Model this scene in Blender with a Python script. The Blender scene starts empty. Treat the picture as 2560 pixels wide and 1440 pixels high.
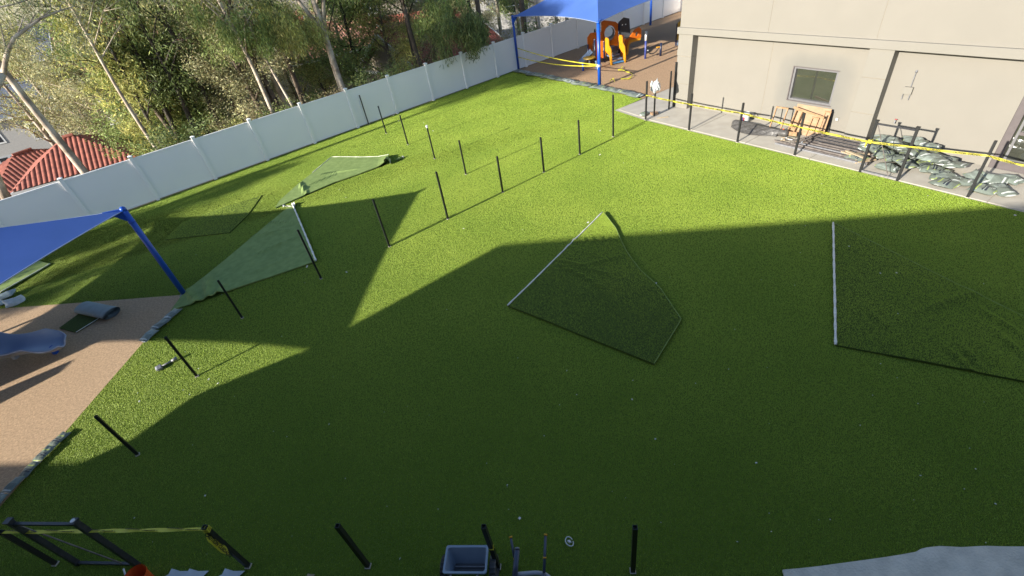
import bpy, bmesh, math, random
import numpy as np
from mathutils import Vector, Matrix, Euler

C = bpy.context.scene.collection
S = bpy.context.scene
rnd = random.Random(7)

# ------------------------------------------------------------------ camera
F, PITCH, ROLL, CH = 1168.68, 0.6528, -0.1708, 7.0576      # focal length in px of a 2560 px wide picture
_cp, _sp = math.cos(PITCH), math.sin(PITCH)
_f = np.array([0, _cp, -_sp]); _r = np.array([1., 0, 0]); _u = np.cross(_r, _f)
_c, _s = math.cos(ROLL), math.sin(ROLL)
CR, CU = _c * _r + _s * _u, -_s * _r + _c * _u
cam = bpy.data.cameras.new('camera'); camo = bpy.data.objects.new('camera', cam); C.objects.link(camo)
camo.matrix_world = Matrix(((CR[0], CU[0], -_f[0], 0), (CR[1], CU[1], -_f[1], 0), (CR[2], CU[2], -_f[2], CH), (0, 0, 0, 1)))
cam.sensor_width = 36; cam.lens = F / 2560 * 36; cam.clip_end = 3000; cam.clip_start = 0.05
S.camera = camo

# ------------------------------------------------------------------ light
SUN_AZ = math.radians(32.8)      # direction the shadows fall, from +x
SUN_EL = math.radians(19.2)
world = bpy.data.worlds.new('World'); S.world = world; world.use_nodes = True
wn = world.node_tree.nodes; wl = world.node_tree.links
bg = wn['Background']
sky = wn.new('ShaderNodeTexSky'); sky.sky_type = 'NISHITA'; sky.sun_disc = False
sky.sun_elevation = SUN_EL
to_sun = Vector((-math.cos(SUN_AZ) * math.cos(SUN_EL), -math.sin(SUN_AZ) * math.cos(SUN_EL), math.sin(SUN_EL)))
sky.sun_rotation = math.atan2(to_sun.x, to_sun.y)
sky.air_density = 1.0; sky.dust_density = 0.8; sky.ozone_density = 2.0
wl.new(sky.outputs[0], bg.inputs[0]); bg.inputs[1].default_value = 0.108
sun = bpy.data.lights.new('sun', 'SUN'); suno = bpy.data.objects.new('sun', sun); C.objects.link(suno)
sun.energy = 5.0; sun.angle = math.radians(0.6); sun.color = (1.0, 0.94, 0.83)
suno.rotation_euler = to_sun.to_track_quat('Z', 'Y').to_euler()
S.view_settings.view_transform = 'Standard'; S.view_settings.look = 'None'
S.view_settings.exposure = 1.35; S.view_settings.gamma = 1; S.view_settings.use_curve_mapping = False
S.cycles.max_bounces = 6; S.cycles.diffuse_bounces = 3; S.cycles.transparent_max_bounces = 6

# ------------------------------------------------------------------ measuring helpers
def ray(x, y):
    return CR * ((x - 1280) / F) + CU * (-(y - 720) / F) + _f
def g(x, y, z=0.0):
    d = ray(x, y); t = (z - CH) / d[2]
    return Vector((d[0] * t, d[1] * t, z))
def at_dist(x, y, D):
    d = ray(x, y); t = D / math.hypot(d[0], d[1])
    return Vector((d[0] * t, d[1] * t, CH + d[2] * t))
BA = Vector((8.82, 19.51, 0)); BW = Vector((0.4899, -0.8718, 0)); BI = Vector((0.8718, 0.4899, 0))
BROT = math.atan2(BW.y, BW.x)
def L(s, y, z=0.0):                      # right-hand building frame: s along its wall, y inwards
    return BA + BW * s + BI * y + Vector((0, 0, z))
FA = Vector((-15.99, 18.10, 0)); FD = Vector((1.924, 1.331, 0)); FU = FD.normalized(); FN = Vector((-FU.y, FU.x, 0))
def hill(x, y):
    v = (x - FA.x) * FN.x + (y - FA.y) * FN.y
    if v < 0.6: return -0.06
    w = v - 0.6
    if w < 26: z = -0.06 - 0.25 * w
    elif w < 60: z = -6.56 - 0.11 * (w - 26)
    else: z = -10.3 - 0.028 * (w - 60)
    return max(z, -22) + 0.25 * math.sin(x * .31) * math.sin(y * .27) * min(1, w / 8)

# ------------------------------------------------------------------ materials
MATS = {}
BRIGHT = {'white_vinyl', 'olive_leaf', 'dark_leaf', 'yellow_green_leaf', 'grey_green_leaf', 'mid_green_leaf', 'straw_leaf', 'turf_white_hem', 'eucalyptus_bark'}
def mat(name, col, rough=0.7, col2=None, scale=8, bump=0.0, bscale=None, metal=0.0, detail=6, spec=0.5, attr=None, trans=0.0, contrast=(0.35, 0.65), bdist=0.02, rand=0.0):
    if name in MATS: return MATS[name]
    if name not in BRIGHT:
        col = tuple(c * 0.76 for c in col); col2 = tuple(c * 0.76 for c in col2) if col2 else None
    m = bpy.data.materials.new(name); m.use_nodes = True
    n = m.node_tree.nodes; l = m.node_tree.links
    b = n['Principled BSDF']
    b.inputs['Roughness'].default_value = rough; b.inputs['Metallic'].default_value = metal
    b.inputs['Specular IOR Level'].default_value = spec
    tc = n.new('ShaderNodeTexCoord')
    src = None
    c2 = col2 or tuple(c * 0.86 for c in col)
    ns = n.new('ShaderNodeTexNoise'); ns.inputs['Scale'].default_value = scale; ns.inputs['Detail'].default_value = detail
    l.new(tc.outputs['Object'], ns.inputs['Vector'])
    rp = n.new('ShaderNodeValToRGB'); rp.color_ramp.elements[0].position = contrast[0]; rp.color_ramp.elements[1].position = contrast[1]
    rp.color_ramp.elements[0].color = (*c2, 1); rp.color_ramp.elements[1].color = (*col, 1)
    l.new(ns.outputs['Fac'], rp.inputs['Fac']); src = rp.outputs['Color']
    if attr:
        at = n.new('ShaderNodeAttribute'); at.attribute_name = attr
        mx = n.new('ShaderNodeMix'); mx.data_type = 'RGBA'; mx.blend_type = 'MULTIPLY'; mx.inputs[0].default_value = 1
        l.new(src, mx.inputs[6]); l.new(at.outputs['Color'], mx.inputs[7]); src = mx.outputs[2]
    if rand:
        oi = n.new('ShaderNodeObjectInfo'); hs = n.new('ShaderNodeHueSaturation')
        mr = n.new('ShaderNodeMapRange'); mr.inputs[3].default_value = 1 - rand; mr.inputs[4].default_value = 1 + rand
        l.new(oi.outputs['Random'], mr.inputs[0]); l.new(mr.outputs[0], hs.inputs['Value']); l.new(src, hs.inputs['Color']); src = hs.outputs[0]
    l.new(src, b.inputs['Base Color'])
    if bump:
        nb = n.new('ShaderNodeTexNoise'); nb.inputs['Scale'].default_value = bscale or scale * 4; nb.inputs['Detail'].default_value = 6
        l.new(tc.outputs['Object'], nb.inputs['Vector'])
        bp = n.new('ShaderNodeBump'); bp.inputs['Strength'].default_value = bump; bp.inputs['Distance'].default_value = bdist
        l.new(nb.outputs['Fac'], bp.inputs['Height']); l.new(bp.outputs[0], b.inputs['Normal'])
    if trans:
        tr = n.new('ShaderNodeBsdfTranslucent'); l.new(src, tr.inputs['Color'])
        ms = n.new('ShaderNodeMixShader'); ms.inputs[0].default_value = trans
        l.new(b.outputs[0], ms.inputs[1]); l.new(tr.outputs[0], ms.inputs[2]); l.new(ms.outputs[0], n['Material Output'].inputs[0])
    MATS[name] = m
    return m
M_base = mat('turf_backing_sheet', (0.12, 0.17, 0.022), 0.9, (0.085, 0.13, 0.017), 20, 0.6, 90, bdist=0.012, spec=0.1)
M_blade = mat('turf_blade', (0.385, 0.51, 0.060), 0.55, (0.30, 0.43, 0.044), 0.45, attr='tint', trans=0.10, spec=0.25)
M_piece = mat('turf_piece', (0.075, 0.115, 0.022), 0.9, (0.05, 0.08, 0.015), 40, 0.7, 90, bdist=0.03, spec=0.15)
M_net = mat('turf_reverse_net', (0.27, 0.36, 0.12), 0.8, (0.205, 0.285, 0.09), 6, 0.5, 60, spec=0.2)
M_back = mat('turf_grey_backing', (0.80, 0.74, 0.62), 0.9, (0.62, 0.58, 0.49), 5, 0.5, 40)
M_hem = mat('turf_white_hem', (0.72, 0.70, 0.64), 0.8, (0.5, 0.5, 0.45), 30)
M_hem2 = mat('turf_lime_hem', (0.25, 0.34, 0.09), 0.8, (0.17, 0.25, 0.05), 30)
M_brown = mat('rubber_crumb', (0.66, 0.46, 0.29), 0.95, (0.44, 0.305, 0.19), 22, 0.9, 160, detail=10, spec=0.2, bdist=0.02)
M_brown2 = mat('rubber_crumb_far', (0.58, 0.385, 0.235), 0.95, (0.40, 0.26, 0.155), 15, 0.8, 120, detail=10, spec=0.2)
M_conc = mat('concrete', (0.52, 0.48, 0.405), 0.85, (0.45, 0.41, 0.345), 2.2, 0.25, 60, detail=10)
M_stucco = mat('stucco', (0.240, 0.222, 0.190), 0.9, (0.230, 0.213, 0.182), 1.3, 0.35, 220, bdist=0.004)
M_stucco2 = mat('stucco_trim', (0.240, 0.224, 0.192), 0.9, (0.230, 0.215, 0.184), 1.3, 0.35, 220, bdist=0.004)
M_joint = mat('joint_fill', (0.30, 0.26, 0.20), 0.95)  # even tan colour filling the wall and pilaster joints
M_fence = mat('white_vinyl', (0.91, 0.89, 0.86), 0.35, (0.89, 0.87, 0.84), 0.9, 0.05, 6)
M_black = mat('black_powder_coat', (0.012, 0.013, 0.014), 0.45, (0.02, 0.02, 0.02), 30)
M_black2 = mat('scuffed_black_steel', (0.022, 0.024, 0.032), 0.4, (0.05, 0.05, 0.055), 18)
M_grey = mat('galvanised_grey', (0.28, 0.28, 0.30), 0.5, (0.2, 0.2, 0.21), 15, metal=0.3)
M_yel = mat('yellow_tape', (0.76, 0.69, 0.06), 0.45, (0.66, 0.60, 0.05), 12, spec=0.5, trans=0.25)
M_ink = mat('tape_black_print', (0.015, 0.015, 0.015), 0.6)
M_blue = mat('blue_powder_coat', (0.008, 0.09, 0.50), 0.35, (0.008, 0.075, 0.44), 8)
M_sail = mat('blue_shade_cloth', (0.075, 0.17, 0.54), 0.6, (0.065, 0.155, 0.49), 1.2, 0.15, 300, trans=0.12, bdist=0.003, spec=0.7)
M_navy = mat('navy_steel', (0.012, 0.02, 0.06), 0.4)
M_orange = mat('orange_plastic', (0.72, 0.17, 0.010), 0.4, (0.64, 0.145, 0.009), 6)
M_yellow = mat('yellow_plastic', (0.75, 0.34, 0.012), 0.4, (0.68, 0.30, 0.01), 6)
M_ochre = mat('ochre_plastic', (0.42, 0.27, 0.03), 0.45)
M_step = mat('blue_grey_plastic', (0.20, 0.28, 0.42), 0.4, (0.12, 0.16, 0.25), 9)
M_stepb = mat('light_blue_plastic', (0.10, 0.30, 0.62), 0.4)
M_rubber = mat('black_rubber', (0.02, 0.02, 0.022), 0.7)
M_slate = mat('slate_plastic', (0.07, 0.075, 0.085), 0.45)
M_slideb = mat('slide_blue_plastic', (0.42, 0.50, 0.66), 0.5, (0.38, 0.46, 0.62), 3)
M_slideg = mat('slide_grey_plastic', (0.42, 0.43, 0.47), 0.5)
M_wood = mat('raw_timber', (0.42, 0.26, 0.135), 0.8, (0.30, 0.17, 0.085), 9, 0.3, 40)
M_ply = mat('plywood', (0.40, 0.265, 0.16), 0.8, (0.33, 0.205, 0.12), 5, 0.2, 40)
M_pale = mat('pale_lumber', (0.46, 0.37, 0.25), 0.8, (0.36, 0.27, 0.17), 12)
M_tarp = mat('charcoal_tarp', (0.10, 0.094, 0.088), 0.5, (0.06, 0.056, 0.052), 14, 0.4, 12)
M_steel = mat('brown_grey_steel', (0.19, 0.165, 0.15), 0.55, (0.11, 0.09, 0.08), 12)
M_glass = mat('dark_window_glass', (0.06, 0.062, 0.048), 0.02, (0.045, 0.048, 0.038), 2, spec=0.6)
M_glass.node_tree.nodes['Principled BSDF'].inputs['IOR'].default_value = 2.3
M_frame = mat('taupe_frame', (0.12, 0.10, 0.10), 0.5)
M_frame2 = mat('grey_window_frame', (0.17, 0.165, 0.17), 0.5)
M_white = mat('white_paint', (0.72, 0.72, 0.72), 0.5)
M_wbag = mat('white_bag_plastic', (0.66, 0.68, 0.68), 0.45, (0.5, 0.54, 0.54), 8)
M_hop = mat('pale_blue_grey_plastic', (0.30, 0.36, 0.44), 0.4, (0.27, 0.33, 0.41), 4)
M_bucket = mat('orange_bucket_plastic', (0.75, 0.10, 0.02), 0.4)
M_paper = mat('white_paper', (0.6, 0.64, 0.66), 0.8)
M_redl = mat('red_print', (0.35, 0.04, 0.04), 0.6)
M_bark = mat('eucalyptus_bark', (0.50, 0.42, 0.33), 0.85, (0.22, 0.165, 0.12), 2.2, 0.5, 9, contrast=(.38, .6))
M_bark2 = mat('brown_bark', (0.20, 0.15, 0.11), 0.9, (0.09, 0.065, 0.045), 3, 0.6, 12)
M_bark3 = mat('dark_bark', (0.07, 0.055, 0.04), 0.9, (0.03, 0.025, 0.02), 3, 0.6, 12)
M_soil = mat('dry_hillside', (0.36, 0.28, 0.20), 0.95, (0.12, 0.10, 0.06), 0.5, 0.8, 3, detail=12, bdist=0.1)
M_tile = mat('red_roof_tile', (0.42, 0.13, 0.085), 0.8, (0.26, 0.075, 0.05), 3, 0.3, 9)
M_tile2 = mat('pink_roof_tile', (0.45, 0.22, 0.15), 0.8, (0.33, 0.14, 0.09), 3)
M_slater = mat('blue_grey_roof', (0.14, 0.16, 0.20), 0.7, (0.09, 0.10, 0.13), 4)
M_hwall = mat('white_house_wall', (0.42, 0.405, 0.39), 0.85)
M_hwall2 = mat('cream_house_wall', (0.34, 0.29, 0.225), 0.85)
M_hglass = mat('house_window_glass', (0.03, 0.035, 0.045), 0.1)

M_wallst = M_stucco.copy(); M_wallst.name = 'stucco_repainted'
n = M_wallst.node_tree.nodes; l = M_wallst.node_tree.links
tc = n.new('ShaderNodeTexCoord'); mp = n.new('ShaderNodeMapping'); mp.vector_type = 'POINT'
l.new(tc.outputs['Object'], mp.inputs[0]); mp.inputs['Location'].default_value = (-4.62 / 1.45, 0, -1.42 / 1.25); mp.inputs['Scale'].default_value = (1 / 1.45, 0, 1 / 1.25)
nz = n.new('ShaderNodeTexNoise'); nz.inputs['Scale'].default_value = 2.2; l.new(tc.outputs['Object'], nz.inputs['Vector'])
sx = n.new('ShaderNodeSeparateXYZ'); l.new(mp.outputs[0], sx.inputs[0])
pw = []
for k in (0, 2):
    ab = n.new('ShaderNodeMath'); ab.operation = 'ABSOLUTE'; l.new(sx.outputs[k], ab.inputs[0]); p4 = n.new('ShaderNodeMath'); p4.operation = 'POWER'; p4.inputs[1].default_value = 4; l.new(ab.outputs[0], p4.inputs[0]); pw.append(p4)
ad = n.new('ShaderNodeMath'); l.new(pw[0].outputs[0], ad.inputs[0]); l.new(pw[1].outputs[0], ad.inputs[1])
ad2 = n.new('ShaderNodeMath'); ad2.operation = 'MULTIPLY_ADD'; ad2.inputs[1].default_value = .35; l.new(nz.outputs[0], ad2.inputs[0]); l.new(ad.outputs[0], ad2.inputs[2])
rp = n.new('ShaderNodeValToRGB'); rp.color_ramp.elements[0].position = .25; rp.color_ramp.elements[1].position = .85; rp.color_ramp.elements[0].color = (.80, .83, .86, 1); rp.color_ramp.elements[1].color = (1, 1, 1, 1)
l.new(ad2.outputs[0], rp.inputs[0]); mx = n.new('ShaderNodeMix'); mx.data_type = 'RGBA'; mx.blend_type = 'MULTIPLY'; mx.inputs[0].default_value = 1
bs = n['Principled BSDF']; src = bs.inputs['Base Color'].links[0].from_socket; l.new(src, mx.inputs[6]); l.new(rp.outputs[0], mx.inputs[7]); l.new(mx.outputs[2], bs.inputs['Base Color'])

def leafmat(name, col, tr=0.3):
    return mat(name, col, 0.6, tuple(c * 0.7 for c in col), 0.8, attr='tint', trans=tr, spec=0.3)
LV = {'olive': leafmat('olive_leaf', (0.38, 0.38, 0.16)), 'dark': leafmat('dark_leaf', (0.16, 0.21, 0.075)),
      'yellow': leafmat('yellow_green_leaf', (0.46, 0.46, 0.15)), 'grey': leafmat('grey_green_leaf', (0.44, 0.43, 0.24)),
      'mid': leafmat('mid_green_leaf', (0.25, 0.32, 0.10)), 'straw': leafmat('straw_leaf', (0.32, 0.28, 0.16))}

# printed sack: sage film with lime, white and dark panels printed on it
def sackmat():
    m = bpy.data.materials.new('printed_sack_film'); m.use_nodes = True
    n = m.node_tree.nodes; l = m.node_tree.links; b = n['Principled BSDF']
    b.inputs['Roughness'].default_value = 0.32
    tc = n.new('ShaderNodeTexCoord'); oi = n.new('ShaderNodeObjectInfo')
    sp = n.new('ShaderNodeSeparateXYZ'); l.new(tc.outputs['Generated'], sp.inputs[0])
    def ramp(inp, stops):
        r = n.new('ShaderNodeValToRGB'); r.color_ramp.interpolation = 'CONSTANT'
        e = r.color_ramp.elements
        e[0].position = stops[0][0]; e[0].color = (*stops[0][1], 1); e[1].position = stops[1][0]; e[1].color = (*stops[1][1], 1)
        for p, c in stops[2:]:
            x = e.new(p); x.color = (*c, 1)
        l.new(inp, r.inputs[0]); return r.outputs[0]
    sage = (0.12, 0.14, 0.118); lime = (0.25, 0.31, 0.09); white = (0.42, 0.44, 0.42); dk = (0.022, 0.026, 0.036); pale = (0.18, 0.21, 0.185)
    a = ramp(sp.outputs[0], [(0, white), (0.05, sage), (0.30, lime), (0.36, sage), (0.52, dk), (0.58, pale), (0.62, dk), (0.70, sage), (0.93, lime), (0.97, white)])
    c = ramp(sp.outputs[0], [(0, lime), (0.05, pale), (0.45, sage), (0.80, white), (0.86, sage), (0.95, white)])
    ed = ramp(sp.outputs[1], [(0, (0, 0, 0)), (0.16, (1, 1, 1)), (0.84, (0, 0, 0))])
    mx = n.new('ShaderNodeMix'); mx.data_type = 'RGBA'
    gt = n.new('ShaderNodeMath'); gt.operation = 'GREATER_THAN'; gt.inputs[1].default_value = 0.55; l.new(oi.outputs['Random'], gt.inputs[0])
    l.new(gt.outputs[0], mx.inputs[0]); l.new(a, mx.inputs[6]); l.new(c, mx.inputs[7])
    m2 = n.new('ShaderNodeMix'); m2.data_type = 'RGBA'; l.new(ed, m2.inputs[0]); m2.inputs[6].default_value = (*sage, 1); l.new(mx.outputs[2], m2.inputs[7])
    hs = n.new('ShaderNodeHueSaturation'); mr = n.new('ShaderNodeMapRange'); mr.inputs[3].default_value = 0.8; mr.inputs[4].default_value = 1.25
    ms = n.new('ShaderNodeMath'); ms.operation = 'FRACT'; mu = n.new('ShaderNodeMath'); mu.operation = 'MULTIPLY'; mu.inputs[1].default_value = 7.3
    l.new(oi.outputs['Random'], mu.inputs[0]); l.new(mu.outputs[0], ms.inputs[0]); l.new(ms.outputs[0], mr.inputs[0]); l.new(mr.outputs[0], hs.inputs['Value'])
    l.new(m2.outputs[2], hs.inputs['Color']); l.new(hs.outputs[0], b.inputs['Base Color'])
    nz = n.new('ShaderNodeTexNoise'); nz.inputs['Scale'].default_value = 9; l.new(tc.outputs['Object'], nz.inputs['Vector'])
    bp = n.new('ShaderNodeBump'); bp.inputs['Strength'].default_value = 0.6; bp.inputs['Distance'].default_value = 0.03
    l.new(nz.outputs[0], bp.inputs['Height']); l.new(bp.outputs[0], b.inputs['Normal'])
    return m
M_sack = sackmat()

# ------------------------------------------------------------------ mesh helpers
def tag(o, label=None, cat=None, group=None, kind=None):
    if label: o['label'] = label
    if cat: o['category'] = cat
    if group: o['group'] = group
    if kind: o['kind'] = kind
    return o
def empty(name, loc, rz=0.0, label=None, cat=None, group=None):
    o = bpy.data.objects.new(name, None); C.objects.link(o); o.empty_display_size = 0.1
    o.location = loc; o.rotation_euler = (0, 0, rz)
    return tag(o, label, cat, group)
def link(name, me, m, parent=None, loc=None):
    o = bpy.data.objects.new(name, me); C.objects.link(o)
    if m and not me.materials: me.materials.append(m)
    if parent: o.parent = parent
    if loc is not None: o.location = loc
    return o
class MB:
    def __init__(s): s.v = []; s.f = []
    def add(s, vs, fs):
        k = len(s.v); s.v += [tuple(v) for v in vs]; s.f += [tuple(k + i for i in f) for f in fs]; return s
    def box(s, c, d, rot=None):
        M = rot if rot is not None else Matrix.Identity(3); c = Vector(c); hx, hy, hz = d[0] / 2, d[1] / 2, d[2] / 2
        vs = [c + M @ Vector((x * hx, y * hy, z * hz)) for x, y, z in ((-1,-1,-1),(1,-1,-1),(1,1,-1),(-1,1,-1),(-1,-1,1),(1,-1,1),(1,1,1),(-1,1,1))]
        return s.add(vs, [(0,3,2,1),(4,5,6,7),(0,1,5,4),(1,2,6,5),(2,3,7,6),(3,0,4,7)])
    def b2(s, lo, hi):
        return s.box([(a + b) / 2 for a, b in zip(lo, hi)], [b - a for a, b in zip(lo, hi)])
    def beam(s, p0, p1, w, h, up=Vector((0, 0, 1))):
        p0, p1 = Vector(p0), Vector(p1); d = (p1 - p0); ln = d.length; d.normalize()
        if abs(d.dot(up)) > 0.99: up = Vector((0, 1, 0))
        x = d; y = up.cross(x).normalized(); z = x.cross(y)
        return s.box((p0 + p1) / 2, (ln, w, h), Matrix((x, y, z)).transposed())
    def tube(s, pts, rad, n=8, cap=True):
        pts = [Vector(p) for p in pts]; N = len(pts)
        if not hasattr(rad, '__len__'): rad = [rad] * N
        rings = []; prev = None
        for i, p in enumerate(pts):
            t = (pts[min(i + 1, N - 1)] - pts[max(i - 1, 0)]).normalized()
            if prev is None:
                a = Vector((0, 0, 1)) if abs(t.z) < 0.9 else Vector((1, 0, 0))
                x = t.cross(a).normalized()
            else: x = (prev - t * prev.dot(t)).normalized()
            prev = x; y = t.cross(x)
            rings.append([p + (x * math.cos(2 * math.pi * k / n) + y * math.sin(2 * math.pi * k / n)) * rad[i] for k in range(n)])
        vs = [v for r in rings for v in r]; fs = []
        for i in range(N - 1):
            for k in range(n):
                a = i * n + k; b = i * n + (k + 1) % n; fs.append((a, b, b + n, a + n))
        if cap: fs.append(tuple(range(n - 1, -1, -1))); fs.append(tuple((N - 1) * n + k for k in range(n)))
        return s.add(vs, fs)
    def prism(s, poly, z0, z1):                       # polygon in xy
        n = len(poly); vs = [(p[0], p[1], z0) for p in poly] + [(p[0], p[1], z1) for p in poly]
        return s.add(vs, [tuple(range(n - 1, -1, -1)), tuple(range(n, 2 * n))] + [(i, (i + 1) % n, n + (i + 1) % n, n + i) for i in range(n)])
    def sheet(s, fn, nu, nv):
        vs = [fn(i / nu, j / nv) for j in range(nv + 1) for i in range(nu + 1)]
        return s.add(vs, [(j * (nu + 1) + i, j * (nu + 1) + i + 1, (j + 1) * (nu + 1) + i + 1, (j + 1) * (nu + 1) + i) for j in range(nv) for i in range(nu)])
    def mesh(s, name, m=None, smooth=False, bevel=0.0):
        me = bpy.data.meshes.new(name); me.from_pydata(s.v, [], s.f); me.validate()
        if bevel:
            bm = bmesh.new(); bm.from_mesh(me); bmesh.ops.recalc_face_normals(bm, faces=bm.faces)
            es = [e for e in bm.edges if len(e.link_faces) == 2 and e.calc_face_angle(0) > 0.5]
            bmesh.ops.bevel(bm, geom=es, offset=bevel, segments=2, profile=0.6, affect='EDGES'); bm.to_mesh(me); bm.free()
        if smooth:
            me.polygons.foreach_set('use_smooth', [True] * len(me.polygons))
        me.update()
        if m: me.materials.append(m)
        return me
    def build(s, name, m, parent=None, smooth=False, bevel=0.0, loc=None):
        return link(name, s.mesh(name, m, smooth, bevel), None, parent, loc)
def plate(name, outline, holes, thick, m, parent=None, M=None, bevel=0.01):
    """flat plate with holes, outline in its own x/y, extruded by thick"""
    cu = bpy.data.curves.new(name, 'CURVE'); cu.dimensions = '2D'; cu.fill_mode = 'BOTH'; cu.extrude = thick / 2; cu.bevel_depth = bevel
    for pts in [outline] + list(holes):
        sp = cu.splines.new('POLY'); sp.points.add(len(pts) - 1); sp.use_cyclic_u = True
        for q, p in zip(sp.points, pts): q.co = (p[0], p[1], 0, 1)
    t = bpy.data.objects.new(name + '_curve', cu)
    me = bpy.data.meshes.new_from_object(t); bpy.data.objects.remove(t); me.name = name
    if M is not None: me.transform(M)
    me.materials.clear(); me.materials.append(m)
    o = link(name, me, None, parent); return o
def circ(cx, cy, r, n=20, ry=None):
    return [(cx + r * math.cos(2 * math.pi * k / n), cy + (ry or r) * math.sin(2 * math.pi * k / n)) for k in range(n)]
def text_mesh(txt, size, m, flat=True):
    cu = bpy.data.curves.new('lettering', 'FONT'); cu.body = txt; cu.size = size; cu.align_x = 'CENTER'; cu.align_y = 'CENTER'; cu.space_character = 1.05; cu.offset = size * 0.045
    t = bpy.data.objects.new('lettering_curve', cu)
    me = bpy.data.meshes.new_from_object(t); bpy.data.objects.remove(t)
    me.materials.clear(); me.materials.append(m); return me

# ------------------------------------------------------------------ ground
struct = lambda o: tag(o, kind='structure')
def poly_sheet(name, pts, z, m, cuts=0):
    bm = bmesh.new(); f = bm.faces.new([bm.verts.new((p[0], p[1], z)) for p in pts])
    if f.normal.z < 0: bmesh.ops.reverse_faces(bm, faces=[f])
    f.normal_update()
    if f.normal.z < 0: f.normal_flip()
    bmesh.ops.triangulate(bm, faces=bm.faces)
    me = bpy.data.meshes.new(name); bm.to_mesh(me); bm.free(); me.materials.append(m)
    return struct(link(name, me, None))
def off(v): return FA + FU * v
# hillside: one sheet to the horizon, in fence coordinates
us = [-900, -500, -300, -200, -140] + list(range(-100, 161, 4)) + [200, 300, 500, 900]
vs_ = [-700, -300, -100, -50, -0.0, 0.6] + [0.6 + i * 2 for i in range(1, 32)] + [70, 80, 95, 110, 130, 160, 200, 260, 350, 500, 800, 1400]
hv = []; hf = []
for vv in vs_:
    for uu in us:
        p = FA + FU * uu + FN * vv; z = hill(p.x, p.y) if vv > 0.3 else -0.06
        if vv > 260: z += (vv - 260) * 0.012
        hv.append((p.x, p.y, z))
nu = len(us)
for j in range(len(vs_) - 1):
    for i in range(nu - 1): hf.append((j * nu + i, j * nu + i + 1, (j + 1) * nu + i + 1, (j + 1) * nu + i))
mb = MB(); mb.add(hv, hf); hb = mb.build('hillside', M_soil, smooth=True); struct(hb)

def fp(i): return FA + FD * i
brown_line = [g(462, 737), g(345, 865), g(0, 1268)]
P0, P2 = brown_line[0], brown_line[2]
TL_w = g(0, 772)
left_top = P0 + (TL_w - P0).normalized() * 22
left_bot = P2 + (P2 - P0).normalized() * 7
fr0 = fp(-7) ; fr1 = g(1285, 177)
e0 = g(1285, 177); e1 = g(1606, 247); e2 = g(1537, 276); e3 = g(1613, 301)
eR = L(16, -2.15)
turf_poly = [left_top, P0, P2, left_bot, Vector((12, -6, 0)), Vector((16.5, -5.0, 0)), eR, L(7.5, -2.14), e3, e2, e1, e0, fp(8.6) - FN * 0.0, fp(-7), left_top + Vector((-3, 2, 0))]
turf = poly_sheet('turf', turf_poly, 0.0, M_base)
brown = poly_sheet('playground_surface', [left_top, left_bot + Vector((-16, 2, 0)), left_bot, P2, P0], 0.004, M_brown)
M_b2 = M_brown2
far_end = fp(17.2)
w1 = g(1690, 215)
brown2 = poly_sheet('far_playground_surface', [e0, e1, w1, L(-0.75, -0.3), L(-0.75, 9), L(-8, 14), far_end + Vector((3, 2, 0)), fp(17.2), fp(12) + FN * .02], 0.004, M_b2)
walk = poly_sheet('walkway', [e2, e3, L(7.5, -2.14), eR, L(16, 0.4), L(-0.72, 0.4), L(-0.72, -0.30), w1], 0.006, M_conc)
for s in (0.9, 3.1, 5.3, 7.7, 10.2, 12.4):      # control joints in the walk, cut as thin recesses shown by dark grooves
    pass

# walkway slabs: each cast bay is a slab of its own with a recessed joint
slabs = []
js = [-0.55, 1.65, 3.85, 6.05, 8.25, 10.45, 12.65, 14.9]
for a, b in zip(js[:-1], js[1:]):
    mb = MB(); y0, y1 = -2.10, -0.03
    q = [L(a + .012, y0), L(b - .012, y0), L(b - .012, y1), L(a + .012, y1)]
    mb.prism([(p.x, p.y) for p in q][::-1], 0.007, 0.022)
    mb.build('slab', M_conc, walk)
q = [L(-0.56, -2.06), L(-0.56, -0.42), g(1692, 222), g(1548, 275)]
mb = MB(); mb.prism([(p.x, p.y) for p in q], 0.007, 0.020); mb.build('slab', M_conc, walk)

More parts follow.
